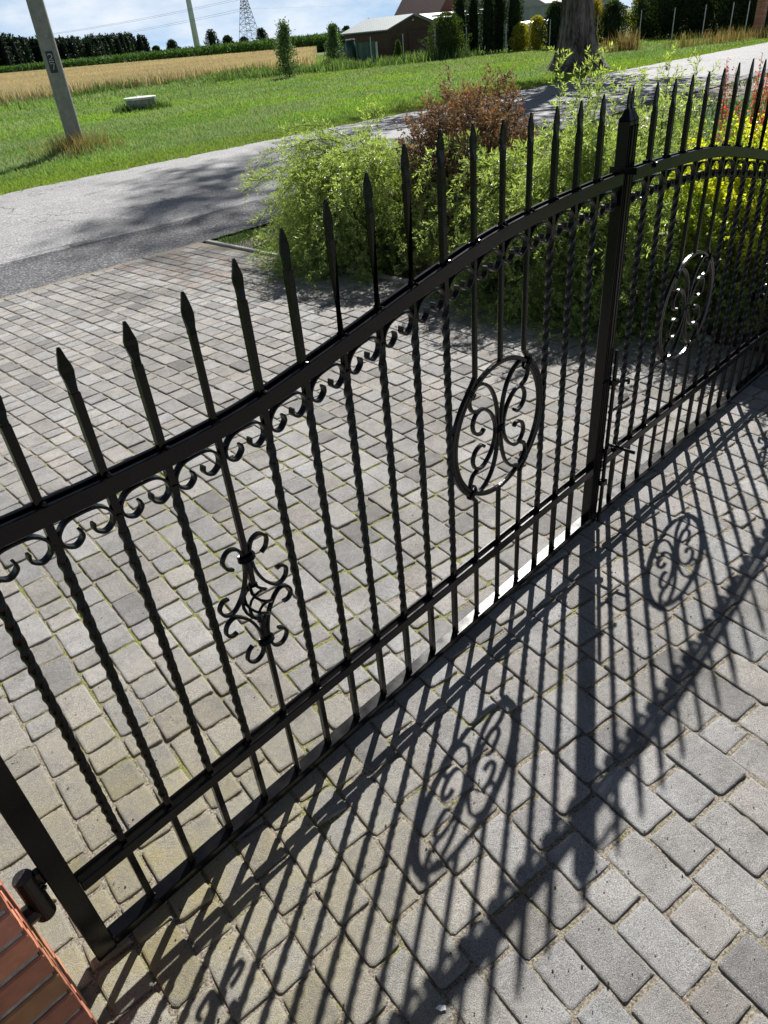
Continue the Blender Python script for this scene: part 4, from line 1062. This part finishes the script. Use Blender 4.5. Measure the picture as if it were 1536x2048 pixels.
gable_house('grey_roof_house', 104., 118, 72, 82, -1., 3.2, 7.0, 'x', simple('beige_render', (.45, .40, .32), .8), RT, 'beige house with a weathered brown roof right of the brick house', 'house')
gable_house('metal_roof_hall', 88, 106, 56, 64, -1., 3.0, 4.9, 'x', simple('hall_wall', (.42, .41, .39), .8), simple('pale_metal_roof', (.62, .60, .58), .4), 'hall with a pale metal roof behind the grey block wall', 'building')
r0 = empty('block_wall_building', (66, 46.5, -1)); tag(r0, 'unplastered grey concrete block outbuilding behind the plastic tunnel', 'building')
mb = MB(); mb.box(0, 9, 0, .3, 0, 3.55); mb.box(-.3, -.002, 0, 8, 0, 3.45); mb.box(9.002, 9.3, 0, 8, 0, 3.45); mb.build('walls', tiles('concrete_blocks', (.27, .28, .28), 2.2), r0)
mb = MB(); mb.box(-.4, 9.4, -.1, 8.1, 3.56, 3.7); mb.build('roof_slab', CONC, r0)
def tunnel():
    r0 = empty('plastic_tunnel', (55.5, 37.2, -.4), R(-35)); tag(r0, 'pale blue plastic covered garden tunnel behind the golden shrubs', 'greenhouse')
    mb = MB(); n = 14; L = 5.4
    V = [(L*t + .0, 1.35*math.cos(a), 1.95*math.sin(a)) for t in np.linspace(0, 1, 9) for a in np.linspace(0, PI, n)]
    mb.add(V, [tuple(q) for q in grid_faces(9, n)] + [tuple(range(n)), tuple(range(8*n, 9*n))[::-1]]); mb.build('cover', simple('blue_film', (.42, .60, .66), .3, .12, 2), r0)
    for t in np.linspace(0, 1, 5):
        mb = MB(); mb.tube([(L*t, 1.37*math.cos(a), 1.97*math.sin(a)) for a in np.linspace(0, PI, n)], .025, 5); mb.build('hoop', STEEL, r0)
tunnel()
r0 = empty('rain_barrel', (41.2, 41.4, 0)); tag(r0, 'dark green rain barrel with a pale lid behind the screen fence', 'barrel')
mb = MB(); mb.tube([(0, 0, 0), (0, 0, .4), (0, 0, .9), (0, 0, 1.45)], [.30, .36, .36, .31], 16); mb.build('body', simple('barrel_green', (.015, .05, .035), .4), r0, True)
mb = MB(); mb.tube([(0, 0, 1.452), (0, 0, 1.52)], [.33, .32], 16); mb.build('lid', simple('barrel_lid', (.6, .62, .6), .5), r0)

# ------------------------------------------------------------------ litter on the paving
g = np.random.default_rng(90)
mb = MB(); n = 2200
px = g.uniform(-.6, 3.2, n); py = np.where(g.random(n) < .6, g.uniform(-1.2, .0, n), g.uniform(0, 3, n)); s = g.uniform(.0012, .004, n)
for i in range(n):
    c = [(.03, .025, .02), (.30, .26, .2), (.45, .42, .36), (.14, .08, .04)][g.integers(4)]
    a = g.uniform(0, PI, 4); V = [(px[i] + s[i]*math.cos(q), py[i] + s[i]*math.sin(q)*g.uniform(.4, 1), .0015) for q in (0, 1.6, 3.1, 4.7)] + [(px[i], py[i], .0015 + s[i]*.8)]
    mb.add(V, [(0, 1, 4), (1, 2, 4), (2, 3, 4), (3, 0, 4)], c)
tag(mb.build('grit', tinted('grit_mat')), kind='stuff')
o = MB().add([(0, 0, .004), (.008, .001, .005), (.010, .014, .007), (.006, .024, .005), (-.001, .012, .004)], [(0, 1, 2, 3, 4)]).add([(0, 0, .003), (.008, .001, .004), (.010, .014, .006), (.006, .024, .004), (-.001, .012, .003)], [(4, 3, 2, 1, 0)]).build('paper_scrap', simple('white_paper', (.8, .8, .8), .6))
o.location = (.432, -.687, 0); o.rotation_euler = (0, 0, .9); tag(o, 'tiny torn white scrap lying on the paving at the bottom of the picture', 'paper scrap')

# ------------------------------------------------------------------ camera
cam = bpy.data.cameras.new('camera'); co = bpy.data.objects.new('camera', cam); col.objects.link(co)
M3 = np.array([[0.6869, -0.7223, -0.0800], [-0.4552, -0.3406, -0.8226], [0.5665, 0.6015, -0.5626]])
rt, dn, fw = M3
rt = rt/np.linalg.norm(rt); fw = fw - fw.dot(rt)*rt; fw /= np.linalg.norm(fw); dn = np.cross(fw, rt)
mw = Matrix(((rt[0], -dn[0], -fw[0], -.038), (rt[1], -dn[1], -fw[1], -1.141), (rt[2], -dn[2], -fw[2], 1.723 + G0), (0, 0, 0, 1)))
co.matrix_world = mw
cam.sensor_fit = 'VERTICAL'; cam.sensor_height = 36; cam.sensor_width = 36; cam.lens = 1405.3/2048*36
cam.clip_start = .02; cam.clip_end = 6000
S.camera = co

# ------------------------------------------------------------------ light
sd = Vector((1.366, .788, 1.57)).normalized()
sun = bpy.data.lights.new('sun', 'SUN'); sun.energy = 5.0; sun.angle = R(.55); sun.color = (1, .97, .925)
so = bpy.data.objects.new('sun', sun); col.objects.link(so); so.rotation_euler = sd.to_track_quat('Z', 'Y').to_euler()
w = bpy.data.worlds.new('World'); S.world = w; w.use_nodes = True; nt = w.node_tree
bg = nt.nodes['Background']; sky = nt.nodes.new('ShaderNodeTexSky'); sky.sky_type = 'NISHITA'; sky.sun_disc = False
sky.sun_elevation = math.asin(sd.z); sky.sun_rotation = math.atan2(sd.x, sd.y); sky.air_density = 1.0; sky.dust_density = .6; sky.ozone_density = 1.6; sky.altitude = 100
tc = nt.nodes.new('ShaderNodeTexCoord'); mp = nt.nodes.new('ShaderNodeMapping'); mp.inputs['Scale'].default_value = (1, 1, 3.2); mp.inputs['Location'].default_value = (.3, .15, .1)
nt.links.new(tc.outputs['Generated'], mp.inputs[0])
cn = noise(nt, 3.4, 7, .58, mp.outputs[0])
cf = ramp(nt, cn, [(.47, g3(0)), (.62, g3(.85)), (.8, g3(1))])
ge_ = N(nt, 'ShaderNodeSeparateXYZ'); nt.links.new(tc.outputs['Generated'], ge_.inputs[0])
hz = ramp(nt, ge_.outputs[2], [(.0, g3(1)), (.08, g3(.8)), (.26, g3(0))])
base = mixc(nt, hz, mixc(nt, 1., sky.outputs[0], g3(.42), 'MULTIPLY'), (5.8, 8.5, 11.8))
cl = mixc(nt, math_(nt, 'MULTIPLY', cf, math_(nt, 'ADD', math_(nt, 'MULTIPLY', hz, .88), .12)), base, (12.2, 12.6, 13.2))
nt.links.new(cl, bg.inputs[0]); bg.inputs[1].default_value = .05

S.render.engine = 'CYCLES'
S.view_settings.view_transform = 'Standard'; S.view_settings.look = 'None'; S.view_settings.exposure = .68; S.view_settings.gamma = 1
S.cycles.max_bounces = 6; S.cycles.transparent_max_bounces = 4
S.render.resolution_x = 768; S.render.resolution_y = 1024
